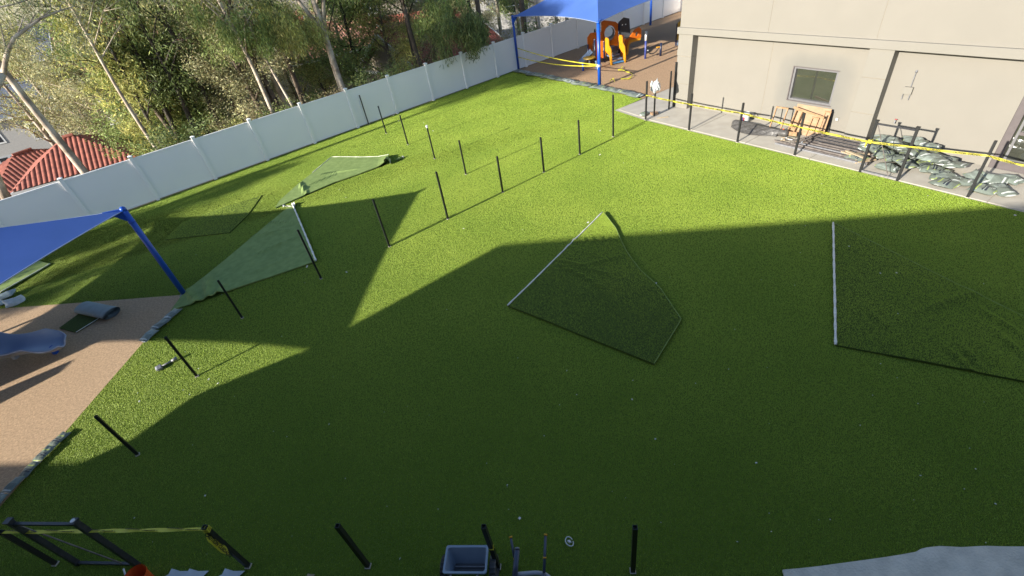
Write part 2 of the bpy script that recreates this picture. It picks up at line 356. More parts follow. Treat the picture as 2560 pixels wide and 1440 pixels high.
# ------------------------------------------------------------------ turf pile: short blades as real triangles
def in_poly(px, py, poly):
    ins = np.zeros(px.shape, bool); n = len(poly); j = n - 1
    for i in range(n):
        xi, yi, xj, yj = poly[i][0], poly[i][1], poly[j][0], poly[j][1]
        c = ((yi > py) != (yj > py)) & (px < (xj - xi) * (py - yi) / (yj - yi + 1e-12) + xi)
        ins ^= c; j = i
    return ins
def blades(name, polys, n, hgt, wid, seed, zb=0.0, excl=()):
    r = np.random.default_rng(seed)
    xs, ys = [], []
    poly = [(p[0], p[1]) for p in polys]
    x0, x1 = -22, 16; y0, y1 = 1.0, 32.5
    N = n
    px = r.uniform(x0, x1, N); py = r.uniform(y0, y1, N)
    d = np.sqrt(px**2 + py**2 + 49)
    keep = r.uniform(0, 1, N) < np.clip(18 / d, 0.3, 1)**0.9
    px, py, d = px[keep], py[keep], d[keep]
    # only what the frame can plausibly see
    Dx = px * CR[0] + py * CR[1] + (0 - CH) * CR[2]; Dy = px * CU[0] + py * CU[1] + (0 - CH) * CU[2]; Dz = px * _f[0] + py * _f[1] + (0 - CH) * _f[2]
    vis = (Dz > 0) & (np.abs(Dx / Dz) < 1.32) & (np.abs(Dy / Dz) < 0.80)
    px, py, d = px[vis], py[vis], d[vis]
    k = in_poly(px, py, poly)
    for e in excl: k &= ~in_poly(px, py, e)
    px, py, d = px[k], py[k], d[k]; N = len(px)
    sc = 0.85 + 0.28 * np.clip(d / 16, 0.5, 2.2)
    h = hgt * r.uniform(0.6, 1.25, N) * (0.8 + 0.2 * sc); w = wid * sc * r.uniform(0.7, 1.3, N)
    # the pile has a nap: its lean is set so blade faces catch the sun
    a = math.radians(150) + r.normal(0, .7, N); lean = r.uniform(0.4, 1.35, N) * h
    la = r.normal(math.radians(60), .7, N)
    ox, oy = np.cos(a) * w / 2, np.sin(a) * w / 2
    V = np.empty((N, 3, 3))
    V[:, 0] = np.stack([px - ox, py - oy, np.full(N, zb)], 1)
    V[:, 1] = np.stack([px + ox, py + oy, np.full(N, zb)], 1)
    V[:, 2] = np.stack([px + np.cos(la) * lean, py + np.sin(la) * lean, zb + h], 1)
    me = bpy.data.meshes.new(name)
    me.vertices.add(N * 3); me.vertices.foreach_set('co', V.ravel())
    me.loops.add(N * 3); me.loops.foreach_set('vertex_index', np.arange(N * 3, dtype=np.int32))
    me.polygons.add(N); me.polygons.foreach_set('loop_start', np.arange(0, N * 3, 3, dtype=np.int32))
    me.update()
    ca = me.color_attributes.new('tint', 'FLOAT_COLOR', 'CORNER')
    base = r.uniform(0.8, 1.1, N); kind = r.uniform(0, 1, N)
    col = np.ones((N, 3, 4)); 
    rr, gg, bb = base * 1.0, base * 1.0, base * 1.0
    st = kind > 0.96; rr[st] = 1.4; gg[st] = 1.2; bb[st] = 2.0
    dk = kind < 0.15; rr[dk] = 0.6; gg[dk] = 0.72; bb[dk] = 0.75
    col[:, :, 0] = rr[:, None]; col[:, :, 1] = gg[:, None]; col[:, :, 2] = bb[:, None]
    ca.data.foreach_set('color', col.ravel())
    me.materials.append(M_blade)
    return link(name, me, None)

# loose turf pieces: corner polylines in picture pixels, laid on the ground
def resample(pts, n):
    pts = [Vector(p) for p in pts]; ds = [0]
    for a, b in zip(pts[:-1], pts[1:]): ds.append(ds[-1] + (b - a).length)
    out = []
    for i in range(n + 1):
        t = ds[-1] * i / n; k = 0
        while k < len(ds) - 2 and ds[k + 1] < t: k += 1
        u = (t - ds[k]) / max(1e-9, ds[k + 1] - ds[k]); out.append(pts[k].lerp(pts[k + 1], u))
    return out
def coons(bot, top, left, right, n=48):
    B, T, Lf, R_ = (resample(e, n) for e in (bot, top, left, right))
    def fn(u, v):
        i, j = round(u * n), round(v * n)
        p = B[i] * (1 - v) + T[i] * v + Lf[j] * (1 - u) + R_[j] * u
        q = B[0] * (1 - u) * (1 - v) + B[-1] * u * (1 - v) + T[0] * (1 - u) * v + T[-1] * u * v
        return p - q
    return fn
def smooth_noise(x, y, s):
    return (math.sin(x * 1.7 + s) * math.cos(y * 2.3 - s * 1.3) + math.sin(x * 3.1 - y * 2.2 + s * 2) * .5) / 1.5
def turf_piece(name, bot, top, left, right, wrinkle, m, label, cat, seed, edge_lift=0.03, mb_under=True, n=48):
    conv = lambda e: [g(*p) if len(p) == 2 else g(*p[:2], p[2]) * 1.0 for p in e]
    fn = coons(conv(bot), conv(top), conv(left), conv(right), n)
    def top_fn(u, v):
        p = fn(u, v)
        z = 0.045 + edge_lift * (0.5 + 0.5 * smooth_noise(p.x * .8, p.y * .8, seed)) + wrinkle(p, u, v)
        return Vector((p.x, p.y, p.z + z))
    root = empty(name, fn(.5, .5), 0, label, cat)
    inv = Vector(root.location)
    mb = MB(); mb.sheet(lambda u, v: top_fn(u, v) - inv, n, n)
    # turned-down rim gives the piece its thickness
    rim = [(i / n, 0) for i in range(n)] + [(1, j / n) for j in range(n)] + [(1 - i / n, 1) for i in range(n)] + [(0, 1 - j / n) for j in range(n)]
    k = len(rim); vv = []
    for (u, v) in rim:
        p = top_fn(u, v) - inv; vv += [p, Vector((p.x, p.y, p.z - 0.03))]
    mb.add(vv, [(2 * i, 2 * ((i + 1) % k), 2 * ((i + 1) % k) + 1, 2 * i + 1) for i in range(k)])
    o = mb.build('turf_sheet', m, root, smooth=False)
    outline = [(top_fn(u, v).x, top_fn(u, v).y) for u, v in rim]
    return root, top_fn, inv, outline
def hem(root, inv, fn, pts, w, m, h=0.02):
    mb = MB(); P = [fn(u, v) - inv for u, v in pts]
    mb.tube([p + Vector((0, 0, 0.008)) for p in P], [w * (0.9 + 0.2 * math.sin(i * 1.7)) for i in range(len(P))], 6)
    mb.build('hem', m, root, smooth=True)
EXCL = []
def pile_on(root, fn, inv, count, seed, n=48):
    G_ = np.array([[list(fn(i / n, j / n) - inv) for i in range(n + 1)] for j in range(n + 1)])
    r = np.random.default_rng(seed); u = r.uniform(0, n - .001, count); v = r.uniform(0, n - .001, count)
    i = u.astype(int); j = v.astype(int); fu = (u - i)[:, None]; fv = (v - j)[:, None]
    Pp = G_[j, i] * (1 - fu) * (1 - fv) + G_[j, i + 1] * fu * (1 - fv) + G_[j + 1, i] * (1 - fu) * fv + G_[j + 1, i + 1] * fu * fv
    a = math.radians(150) + r.normal(0, .7, count); h = .015 * r.uniform(.5, 1.2, count); w = .008 * r.uniform(.7, 1.4, count); la = r.normal(math.radians(60), .7, count); le = r.uniform(.3, 1.2, count) * h
    V = np.empty((count, 3, 3)); o = np.stack([np.cos(a) * w / 2, np.sin(a) * w / 2, np.zeros(count)], 1)
    V[:, 0] = Pp - o; V[:, 1] = Pp + o; V[:, 2] = Pp + np.stack([np.cos(la) * le, np.sin(la) * le, h], 1)
    me = bpy.data.meshes.new('pile'); me.vertices.add(count * 3); me.vertices.foreach_set('co', V.ravel())
    me.loops.add(count * 3); me.loops.foreach_set('vertex_index', np.arange(count * 3, dtype=np.int32))
    me.polygons.add(count); me.polygons.foreach_set('loop_start', np.arange(0, count * 3, 3, dtype=np.int32)); me.update()
    ca = me.color_attributes.new('tint', 'FLOAT_COLOR', 'CORNER'); b = r.uniform(.85, 1.1, count); col = np.ones((count, 3, 4)); col[:, :, :3] = b[:, None, None]; ca.data.foreach_set('color', col.ravel())
    o = link('pile', me, M_blade, root); o['kind'] = 'stuff'
def ridge(p, a, b, w, h):                       # a crease from a to b
    d = (b - a); L2 = d.length_squared; t = max(0, min(1, (p - a).dot(d) / L2)); q = a + d * t
    r = math.hypot(p.x - q.x, p.y - q.y); return 1.4 * h * math.exp(-(r / w)**2) * (0.35 + 0.65 * math.sin(math.pi * min(1, max(0, t)) * .9 + .15))
c1 = [(g(1430, 608), g(1545, 604), .05, .055), (g(1395, 655), g(1520, 690), .06, .05), (g(1395, 665), g(1510, 725), .05, .05), (g(1450, 672), g(1580, 640), .05, .035), (g(1420, 620), g(1480, 640), .05, .03)]
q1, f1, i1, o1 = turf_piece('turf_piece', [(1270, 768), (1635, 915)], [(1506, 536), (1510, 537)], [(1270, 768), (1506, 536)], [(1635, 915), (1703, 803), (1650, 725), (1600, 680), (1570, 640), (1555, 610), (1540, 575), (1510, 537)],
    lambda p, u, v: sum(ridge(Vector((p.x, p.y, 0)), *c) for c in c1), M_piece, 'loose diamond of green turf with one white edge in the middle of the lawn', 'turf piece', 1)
hem(q1, i1, f1, [(0, j / 40) for j in range(41)], 0.022, M_hem)
hem(q1, i1, f1, [(1, j / 48) for j in range(49)], 0.010, M_hem2)
EXCL.append(o1); pile_on(q1, f1, i1, 52000, 1)
c2 = [(g(2290, 790), g(2440, 735), .08, .04), (g(2370, 880), g(2420, 930), .05, .045), (g(2400, 870), g(2450, 925), .05, .05), (g(2480, 830), g(2560, 900), .06, .04), (g(2150, 770), g(2230, 830), .08, .02), (g(2450, 780), g(2560, 850), .06, .03)]
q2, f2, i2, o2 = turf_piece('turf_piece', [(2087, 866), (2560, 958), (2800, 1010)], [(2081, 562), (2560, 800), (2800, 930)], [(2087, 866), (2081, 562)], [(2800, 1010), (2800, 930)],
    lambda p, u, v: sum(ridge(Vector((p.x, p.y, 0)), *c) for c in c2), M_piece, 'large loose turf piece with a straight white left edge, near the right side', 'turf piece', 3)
hem(q2, i2, f2, [(0, j / 40) for j in range(41)], 0.026, M_hem)
hem(q2, i2, f2, [(j / 40, 1) for j in range(41)], 0.008, M_hem2)
EXCL.append(o2); pile_on(q2, f2, i2, 90000, 2)
c3 = [(g(640, 640), g(740, 600), .05, .04), (g(600, 600), g(745, 575), .06, .03), (g(560, 720), g(545, 745), .10, .09), (g(520, 700), g(525, 760), .09, .07), (g(650, 560), g(735, 560), .05, .03), (g(470, 730), g(500, 765), .08, .06), (g(620, 690), g(760, 630), .05, .02)]
q3, f3, i3, o3 = turf_piece('turf_strip', [(430, 778), (490, 760), (620, 714), (792, 656)], [(462, 735), (520, 690), (640, 590), (732, 512)], [(430, 778), (462, 735)], [(792, 656), (765, 590), (732, 512)],
    lambda p, u, v: sum(ridge(Vector((p.x, p.y, 0)), *c) for c in c3), M_net, 'long upturned turf strip in shade beside the blue pole, white roll along its right end', 'turf piece', 5)
hem(q3, i3, f3, [(1, j / 40) for j in range(41)], 0.030, M_hem)
EXCL.append(o3)
c4 = [(g(770, 470), g(840, 440), .05, .05), (g(800, 440), g(900, 425), .06, .03), (g(752, 462), g(768, 488), .06, .07)]
q4, f4, i4, o4 = turf_piece('turf_strip', [(690, 522), (760, 492), (840, 458), (900, 437), (962, 414)], [(700, 505), (745, 465), (830, 396), (975, 395)], [(690, 522), (700, 505)], [(962, 414), (970, 404), (975, 395)],
    lambda p, u, v: sum(ridge(Vector((p.x, p.y, 0)), *c) for c in c4) + 0.09 * max(0, (u - .92) / .08)**1.5, M_net, 'pale green turned-over turf strip with one raised corner near the white fence, in sun', 'turf piece', 8, n=40)
hem(q4, i4, f4, [(0.35 + .65 * j / 30, 1) for j in range(31)], 0.010, M_hem)
EXCL.append(o4)
# the folded corner and the small roll beside it
p = g(1000, 399); r = empty('turf_scrap', p, 0.5, 'small rolled turf scrap with a white end near the raised turf corner', 'turf scrap')
MB().tube([(-.16, -.03, .05), (0, 0, .06), (.15, .03, .05)], [.045, .055, .04], 8).build('roll', M_net, r, smooth=True)
MB().tube([(.14, .028, .05), (.19, .04, .05)], [.05, .045], 8).build('end', M_hem, r)
p = g(725, 519); r = empty('turf_scrap', p, 0.2, 'crumpled white turf backing folded over at the top of the shaded strip', 'turf scrap')
mb = MB(); mb.sheet(lambda u, v: Vector(((u - .5) * .42, (v - .5) * .22, .08 + .06 * math.sin(u * 5 + v * 3) + .03 * math.cos(v * 9))), 10, 6); mb.build('fold', M_hem, r)
p = g(968, 408); r = empty('turf_curl', p, 0.2, 'curled up turf corner showing its white backing, sunlit', 'turf flap')
mb = MB(); mb.sheet(lambda u, v: Vector((.10 * math.cos(v * 3.6) + .05 * u, -.26 + .52 * u, .16 + .14 * math.sin(v * 3.2) - .1 * u)), 8, 10); mb.build('curl', M_hem2, r)
mb = MB(); mb.sheet(lambda u, v: Vector((.10 + .05 * u + .03 * v, -.30 + .26 * u, .02 + .20 * v)), 4, 4); mb.build('backing', M_hem, r)
# thin loose strip under the sail at the left
q5, f5, i5, o5 = turf_piece('turf_piece', [(5, 735), (128, 662)], [(-60, 735), (100, 655)], [(5, 735), (-60, 735)], [(128, 662), (100, 655)],
    lambda p, u, v: 0, M_net, 'narrow turf offcut with a pale edge under the left blue shade sail', 'turf piece', 4, n=16)
hem(q5, i5, f5, [(j / 16, 0) for j in range(17)], 0.014, M_hem)
EXCL.append(o5)
# big grey turned-over piece at lower right
q6, f6, i6, o6 = turf_piece('turf_piece', [(1966, 1480), (2760, 1480)], [(1954, 1429), (2050, 1420), (2180, 1402), (2285, 1385), (2300, 1376), (2345, 1371), (2400, 1373), (2460, 1369), (2760, 1374)], [(1966, 1480), (1954, 1429)], [(2760, 1480), (2760, 1374)],
    lambda p, u, v: 0.01 * smooth_noise(p.x * 3, p.y * 3, 2), M_back, 'grey turned-over turf sheet with a ragged edge in the lower right corner', 'turf piece', 6)
EXCL.append(o6)
# turf piece lying in the sail's shade near the fence
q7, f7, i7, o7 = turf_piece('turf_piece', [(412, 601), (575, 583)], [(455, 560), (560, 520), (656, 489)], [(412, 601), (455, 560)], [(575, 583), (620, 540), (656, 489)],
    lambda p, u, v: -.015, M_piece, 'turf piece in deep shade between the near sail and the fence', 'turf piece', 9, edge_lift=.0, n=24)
EXCL.append(o7); pile_on(q7, f7, i7, 24000, 3, 24)
# rolled turf on the playground surface
p = g(250, 790); th = math.atan2((g(285, 775) - g(215, 765)).y, (g(285, 775) - g(215, 765)).x)
r = empty('turf_roll', p, 0, 'part-unrolled carpet of turf with blue-grey backing on the brown surface beside the slide', 'turf roll')
a0, a1 = g(217, 778, 0), g(283, 792, 0)
ax = (a1 - a0); ln = ax.length; ax.normalize(); pr = Vector((-ax.y, ax.x, 0)); mid = (a0 + a1) / 2 - p
def rollpt(t, k):        # flattened spiral
    a = t * math.pi * 2 * 4.0; rr = 0.19 - 0.030 * t * 4
    return mid + ax * (k * ln * .55) + pr * (rr * 1.35 * math.cos(a - math.pi / 2)) + Vector((0, 0, 0.135 + rr * .68 * math.sin(a - math.pi / 2)))
mb = MB(); mb.sheet(lambda u, v: rollpt(u, v * 2 - 1), 96, 2); mb.build('backing', mat('blue_grey_backing', (0.28, 0.34, 0.36), .8, (0.24, 0.29, 0.29), 4, .3, 30), r, smooth=True)
b0, b1_, b2_, b3_ = g(150, 822), g(192, 833), g(262, 790), g(214, 775)
q = [b0 - p, b1_ - p, b2_ - p, b3_ - p]
mb = MB(); mb.prism([(v.x, v.y) for v in q], 0.008, 0.035); mb.build('turf_sheet', M_piece, r)
mb = MB(); mb.tube([q[1] + Vector((0, 0, .035)), q[2] + Vector((0, 0, .035))], .010, 6); mb.build('hem', M_hem, r)
for dx, dy, rr in ((0, 0, .035), (-.09, .01, .022)):
    c_ = g(243, 783) - p
    mb = MB(); mb.box((c_.x + dx, c_.y + dy, .06), (rr * 2, rr * 1.6, rr)); mb.build('scrap', M_paper, r, bevel=0.006)
T_ = [(v.x, v.y) for v in turf_poly]
gr = blades('grass', turf_poly, 8500000, 0.0145, 0.0075, 3, 0.0, EXCL)
tag(gr, 'short artificial grass blades covering the whole lawn', 'turf', kind='stuff')

# ------------------------------------------------------------------ white fence
fen = empty('white_fence', fp(0), 0, 'tall white vinyl privacy fence running along the back of the lawn', 'fence')
fang = math.atan2(FU.y, FU.x)
fen.rotation_euler = (0, 0, fang); sp_ = FD.length
pm = MB(); pm.b2((-.066, -.066, 0), (.066, .066, 1.90)); pmesh = pm.mesh('post', M_fence, bevel=.006)
cmb = MB(); cmb.add([(-.082, -.082, 1.90), (.082, -.082, 1.90), (.082, .082, 1.90), (-.082, .082, 1.90), (-.082, -.082, 1.93), (.082, -.082, 1.93), (.082, .082, 1.93), (-.082, .082, 1.93), (0, 0, 1.965)],
    [(3,2,1,0), (0,1,5,4), (1,2,6,5), (2,3,7,6), (3,0,4,7), (4,5,8), (5,6,8), (6,7,8), (7,4,8)]); cmesh = cmb.mesh('cap', M_fence)
hp = sp_ - .132
panm = MB(); panm.b2((.066, -.020, .12), (sp_ - .066, .020, 1.76)); panmesh = panm.mesh('panel', M_fence)
rt = MB(); rt.b2((.066, -.030, 1.76), (sp_ - .066, .030, 1.83)); rtm = rt.mesh('rail', M_fence, bevel=.006)
rb = MB(); rb.b2((.066, -.028, .05), (sp_ - .066, .028, .12)); rbm = rb.mesh('rail', M_fence)
for i in range(-6, 18):
    a = link('post', pmesh, None, fen, (i * sp_, 0, 0)); link('cap', cmesh, None, a)
    if i < 17:
        link('panel', panmesh, None, fen, (i * sp_, 0, 0)); link('rail', rtm, None, fen, (i * sp_, 0, 0)); link('rail', rbm, None, fen, (i * sp_, 0, 0))
fen2 = empty('white_fence', fp(17), fang - math.pi / 2 - .12, 'short return of the white fence closing the far playground corner', 'fence')
for i in range(1, 7):
    a = link('post', pmesh, None, fen2, (i * sp_, 0, 0)); link('cap', cmesh, None, a)
for i in range(0, 6):
    link('panel', panmesh, None, fen2, (i * sp_, 0, 0)); link('rail', rtm, None, fen2, (i * sp_, 0, 0)); link('rail', rbm, None, fen2, (i * sp_, 0, 0))
# retaining kerb under the fence
mb = MB(); mb.b2((-6 * sp_, .10, -1.2), (17 * sp_, .30, .03)); kb = mb.build('kerb', M_conc, fen)

# ------------------------------------------------------------------ right-hand building
bld = empty('stucco_building', BA, BROT, 'cream stucco building with a raised band and pilasters along the walkway', 'building')
H_ = 8.2
mb = MB(); mb.b2((-.66, 0.0, -.1), (3.012, .30, 2.95)); mb.b2((3.028, 0.0, -.1), (3.9, .30, 2.95)); mb.b2((3.9, 0, -.1), (5.33, .3, .93)); mb.b2((3.9, 0, 2.01), (5.33, .3, 2.95)); mb.b2((5.33, 0, -.1), (9.78, .30, 2.95)); mb.b2((9.78, 0, 2.35), (13.2, .3, 2.95)); mb.b2((13.2, 0, -.1), (18, .3, 2.95))
mb.build('wall', M_wallst, bld)
mb = MB(); mb.b2((3.012, .008, 0), (3.028, .29, 2.94)); mb.build('joint', M_joint, bld)
mb = MB()
us2 = [-.68, 2.93, 6.22, 9.6, 13, 18.02]
for a, b in zip(us2[:-1], us2[1:]): mb.b2((a + .006, -.31, 2.952), (b - .006, 12, H_))
mb.build('upper_wall', M_stucco, bld)
mb = MB(); mb.b2((-.66, -.300, 2.955), (18, 11.98, H_ - .01)); mb.build('joint', M_joint, bld)
mb = MB(); mb.b2((-.66, .302, -.1), (-.36, 11.9, 2.95)); mb.b2((17.7, .302, -.1), (18, 11.9, 2.95)); mb.b2((-.66, 11.9, -.1), (18, 12.0, 2.95)); mb.build('side_wall', M_stucco, bld)
mb = MB(); mb.b2((-.74, -.40, 2.83), (17.8, -.002, 3.06)); mb.build('cornice', M_stucco2, bld, bevel=.01)
mb = MB(); mb.b2((-.80, -.002, 2.83), (-.662, 11.8, 3.06)); mb.build('cornice', M_stucco2, bld, bevel=.01)
for (a, b) in ((-.69, -.03), (6.13, 6.78)):
    z = [0.0, .98, 1.0, 2.02, 2.04, 2.829]
    for z0, z1 in ((-.05, .985), (1.0, 2.02), (2.035, 2.829)):
        mb = MB(); mb.b2((a, -.34, z0), (b, -.004, z1)); mb.build('pilaster_block', M_stucco2, bld, bevel=.008)
    mb = MB(); mb.b2((a + .012, -.325, 0), (b - .012, -.005, 2.8)); mb.build('pilaster_core', M_joint, bld)
mb = MB(); mb.b2((-.86, -.15, 1.98), (-.70, .25, 2.2)); mb.build('trim_block', M_stucco2, bld)
# window
wd = MB()
for lo, hi in (((3.9, .02, .93), (3.96, .12, 2.01)), ((5.27, .02, .93), (5.33, .12, 2.01)), ((3.961, .02, .93), (5.269, .12, .985)), ((3.961, .02, 1.955), (5.269, .12, 2.01))): wd.b2(lo, hi)
wf = wd.build('window_frame', M_frame2, bld)
MB().b2((3.961, .10, .986), (5.269, .115, 1.954)).build('pane', M_glass, wf)
MB().b2((3.86, -.012, .90), (5.37, .018, .929)).build('sill', M_frame, bld)
mb = MB(); mb.b2((3.868, -.02, .93), (3.899, .019, 2.03)); mb.b2((3.9, -.02, 2.011), (5.36, .019, 2.03)); mb.build('reveal_trim', M_frame, bld)
# storefront door at the right edge
mb = MB(); mb.b2((9.782, .02, 0), (9.95, .16, 2.35)); mb.b2((9.951, .02, 0), (13.19, .16, .24)); mb.b2((9.951, .02, 2.2), (13.19, .16, 2.35)); mb.b2((11.4, .02, .241), (11.48, .16, 2.199)); mb.b2((10.05, .05, .95), (11.399, .13, 1.03))
df = mb.build('door_frame', M_frame, bld)
MB().b2((9.952, .11, .241), (11.399, .12, 2.199)).build('pane', M_glass, df)
MB().b2((11.481, .11, .241), (13.19, .12, 2.199)).build('pane', M_glass, df)
mb = MB(); mb.b2((9.99, .07, .245), (10.045, .125, 2.19)); mb.build('mullion', M_frame2, df)
# conduit box on the wall
bx = empty('junction_box', L(7.33, 0, 1.72), BROT, 'small white electrical box with a conduit above it on the stucco wall', 'junction box')
MB().b2((-.11, -.08, -.10), (.11, -.002, .10)).build('box', M_stucco2, bx, bevel=.008)
MB().tube([(.03, -.03, .11), (.03, -.03, .52)], .012, 8).build('conduit', M_grey, bx)
MB().tube([(.03, -.045, .50), (.03, -.012, .55)], .026, 8).build('fitting', M_grey, bx)
for x in (-.09, .08): MB().tube([(x, -.04, -.11), (x, -.04, -.26)], .011, 8).build('conduit', M_grey, bx)
sg = empty('hose_bib', L(7.30, 0, .82), BROT, 'small hose tap low on the stucco wall beside the pilaster', 'tap')
MB().tube([(0, -.002, .04), (0, -.09, .02), (0, -.11, -.05)], .016, 8).build('spout', M_grey, sg)
MB().box((0, -.06, .06), (.07, .02, .02)).build('handle', M_redl, sg)
ot = empty('outlet_cover', L(5.66, 0, .56), BROT, 'white outlet cover low on the wall right of the plywood', 'outlet')
MB().b2((-.055, -.02, -.06), (.055, -.001, .06)).build('cover', M_stucco2, ot, bevel=.006)
MB().b2((-.03, -.027, -.035), (.03, -.021, .035)).build('flap', M_white, ot)

# ------------------------------------------------------------------ building behind the camera: its roof edge throws the long shadow
fd = Vector((math.cos(math.radians(-10.1)), math.sin(math.radians(-10.1)), 0)); fb_ = Vector((fd.y, -fd.x, 0))
shv = Vector((math.cos(SUN_AZ), math.sin(SUN_AZ), 0)) / math.tan(SUN_EL)
RH = 6.2
corner = Vector((-0.05, 11.36, 0)) - shv * RH
ob = empty('stucco_building', corner, math.radians(-10.1), 'dark two-storey building behind the viewer whose roof shades the lawn', 'building')
mb = MB(); mb.b2((0, -14, -.1), (34, 0, RH - .25)); mb.build('wall', mat('darkened_stucco', (.11, .09, .07), .9, (.10, .08, .06), 2), ob)  # unseen wall, darkened so less light bounces onto the shaded turf
mb = MB(); mb.b2((-.0, -14, RH - .249), (34, .0, RH)); mb.build('parapet', M_stucco2, ob)
aw = [(2.6, .003), (2.42, 2.3), (.55, 1.18), (-.13, .09), (-.96, -.48), (-2.8, -.5), (-4, -.6), (-4, -3.2), (-.01, -3.2), (-.01, .003)]  # added, unseen slab shaped to cast the bumps in the left shadow edge
mb = MB(); mb.prism(aw, 2.9, 3.0); mb.build('shade_slab', M_stucco2, ob)
for x_, y_ in ((-3.2, -.4), (-3.2, -3.0)): MB().tube([(x_, y_, 0), (x_, y_, 2.9)], .07, 10).build('shade_slab_post', M_grey, ob)
for k in range(9):
    for z in (1.0, 3.9):
        x = 5.5 + k * 3.1
        f_ = MB(); f_.b2((x, .002, z), (x + 1.5, .03, z + 1.2)); wf_ = f_.build('window_frame', M_frame2, ob)
        MB().b2((x + .06, .031, z + .06), (x + 1.44, .036, z + 1.14)).build('pane', M_glass, wf_)

# ------------------------------------------------------------------ black metal posts
def post_parts(root, h, w=.05, m=None, cap=None):
    m = m or M_black
    t = .006; i = w / 2
    mb = MB(); mb.b2((-i, -i, -.05), (i, i, h - .05))
    mb.b2((-i, -i, h - .05), (i, -i + t, h)); mb.b2((-i, i - t, h - .05), (i, i, h)); mb.b2((-i, -i + t, h - .05), (-i + t, i - t, h)); mb.b2((i - t, -i + t, h - .05), (i, i - t, h))
    mb.build('tube', m, root)
    MB().b2((-i - .012, -i - .012, .0), (i + .012, i + .012, .022)).build('footing', M_conc, root, bevel=.004)
def post(px, py, h, label, group, w=.05, rz=None, m=None):
    r = empty('metal_post', g(px, py), BROT if rz is None else rz, label, 'post', group)
    post_parts(r, h, w, m); return r
G1 = 'black metal posts set in a diagonal line across the lawn'
for px, py, h, lab in ((1533, 342, 1.60, 'tall black post ending the diagonal row by the walkway corner'),
        (1450, 386, 1.28, 'black post second from the walkway end of the diagonal row'),
        (1360, 431, 1.28, 'black post third from the walkway end of the diagonal row'),
        (1257, 481, 1.28, 'black post fourth from the walkway end of the diagonal row'),
        (1120, 548, 1.62, 'tall sunlit black post just right of the pointed sail shadow'),
        (974, 617, 1.58, 'tall black post standing inside the pointed sail shadow'),
        (803, 697, 1.60, 'tall black post beside the white-edged shaded turf strip'),
        (606, 795, 1.23, 'black post in shade between the turf strip and the sandbags'),
        (493, 941, 1.24, 'black post casting a shadow across the small sunlit triangle'),
        (345, 1137, 1.22, 'black post at the edge of sun and shade near the lower left sacks')):
    post(px, py, h, lab, G1, rz=math.radians(33))
G2 = 'short black posts in the row running to the white fence'
for px, py, h, lab in ((922, 312, 1.48, 'black post standing right against the white fence'),
        (966, 334, 1.31, 'black post second from the white fence'),
        (1020, 362, 1.31, 'black post third from the white fence, left of the white-topped one'),
        (1087, 397, 1.31, 'black post with a white foam cup upside down on its top'),
        (1165, 436, 1.31, 'black post at the lawn end of the row that starts at the white fence')):
    r = post(px, py, h, lab, G2, w=.045, rz=math.radians(33))
    if px == 1087:
        cp_ = empty('foam_cup', g(px, py, 0) + Vector((0, 0, 1.31)), 0, 'white cup sitting on top of a black post', 'cup')
        MB().tube([(0, 0, -.03), (0, 0, .03), (0, 0, .07)], [.035, .05, .042], 12).build('cup', M_white, cp_)
G3 = 'black posts along the walkway edge'
for px, py, h, lab in ((1614, 300, 1.53, 'black post at the walkway corner where the yellow tape starts'),
        (1722, 326, 1.36, 'black post on the walkway edge left of the rolled tarp'),
        (1843, 356, 1.36, 'black post on the walkway edge at the left end of the rolled tarp'),
        (1986, 389, 1.36, 'black post in front of the plywood and lumber pile'),
        (2418, 494, 1.50, 'black post in front of the fallen sacks at the right end of the walkway')):
    post(px, py, h, lab, G3, w=.055)
post(1635, 292, 1.25, 'black post holding up a crumpled white bag', 'black posts by the building corner')
post(1672, 274, 1.54, 'black gate post beside the building corner', 'black posts by the building corner')
post(1683, 268, 1.80, 'tallest black post fixed against the building corner', 'black posts by the building corner', w=.06)
G4 = 'black posts along the bottom edge'
for px, py, h, lab in ((140, 1410, 1.12, 'black post at far lower left with yellow tape round its top'),
        (622, 1416, 1.27, 'black post with a dangling end of yellow caution tape'),
        (921, 1416, 1.26, 'lone black post leaning view in shade between the tape and the spreader'),
        (1246, 1418, 1.22, 'black post behind the spreader with a yellow band on it'),
        (1582, 1428, 1.26, 'black post standing alone right of the wheelbarrow handles')):
    post(px, py, h, lab, G4, w=.058, rz=math.radians(-10))
pb = g(1246, 1418)
bd = empty('tape_band', pb + Vector((0, 0, .62)), math.radians(-10), 'yellow band tied round the post behind the spreader', 'tape')
mb = MB(); mb.b2((-.034, -.034, 0), (.034, .034, .022)); mb.build('band', M_yel, bd)
MB().b2((.030, -.008, .0), (.036, .008, .07)).build('tail', M_yel, bd)

def gate(name, p0, p1, h0, label, m, w=.065, brace=True, group=None):
    rz = math.atan2((p1 - p0).y, (p1 - p0).x); ln = (p1 - p0).length
    r = empty(name, p0, rz, label, 'gate', group)
    for x in (0, ln):
        mb = MB(); mb.b2((x - w / 2, -w / 2, .0), (x + w / 2, w / 2, h0)); mb.build('upright', m, r, bevel=.004)
        MB().b2((x - w / 2 - .012, -w / 2 - .012, h0), (x + w / 2 + .012, w / 2 + .012, h0 + .025)).build('cap', m, r)
    MB().b2((w / 2, -.02, h0 - .09), (ln - w / 2, .02, h0 - .05)).build('rail', M_black2, r)
    MB().b2((w / 2, -.02, .03), (ln - w / 2, .02, .07)).build('rail', M_grey if m is M_black else M_black2, r)
    if brace: MB().tube([(w / 2 + .02, .0, h0 - .1), (ln - .25 if ln > .9 else ln - w, .0, .07)], .011, 6).build('brace', M_steel, r)
    return r
gate('gate_frame', g(2150, 430), g(2243, 452), 1.50, 'square black gate frame with a thin brace between the lumber and the sack heap', M_black)
r = gate('gate_frame', g(197, 1410), g(345, 1413), 1.42, 'black gate frame standing at the lower left above the orange bucket', M_black2, w=.07)
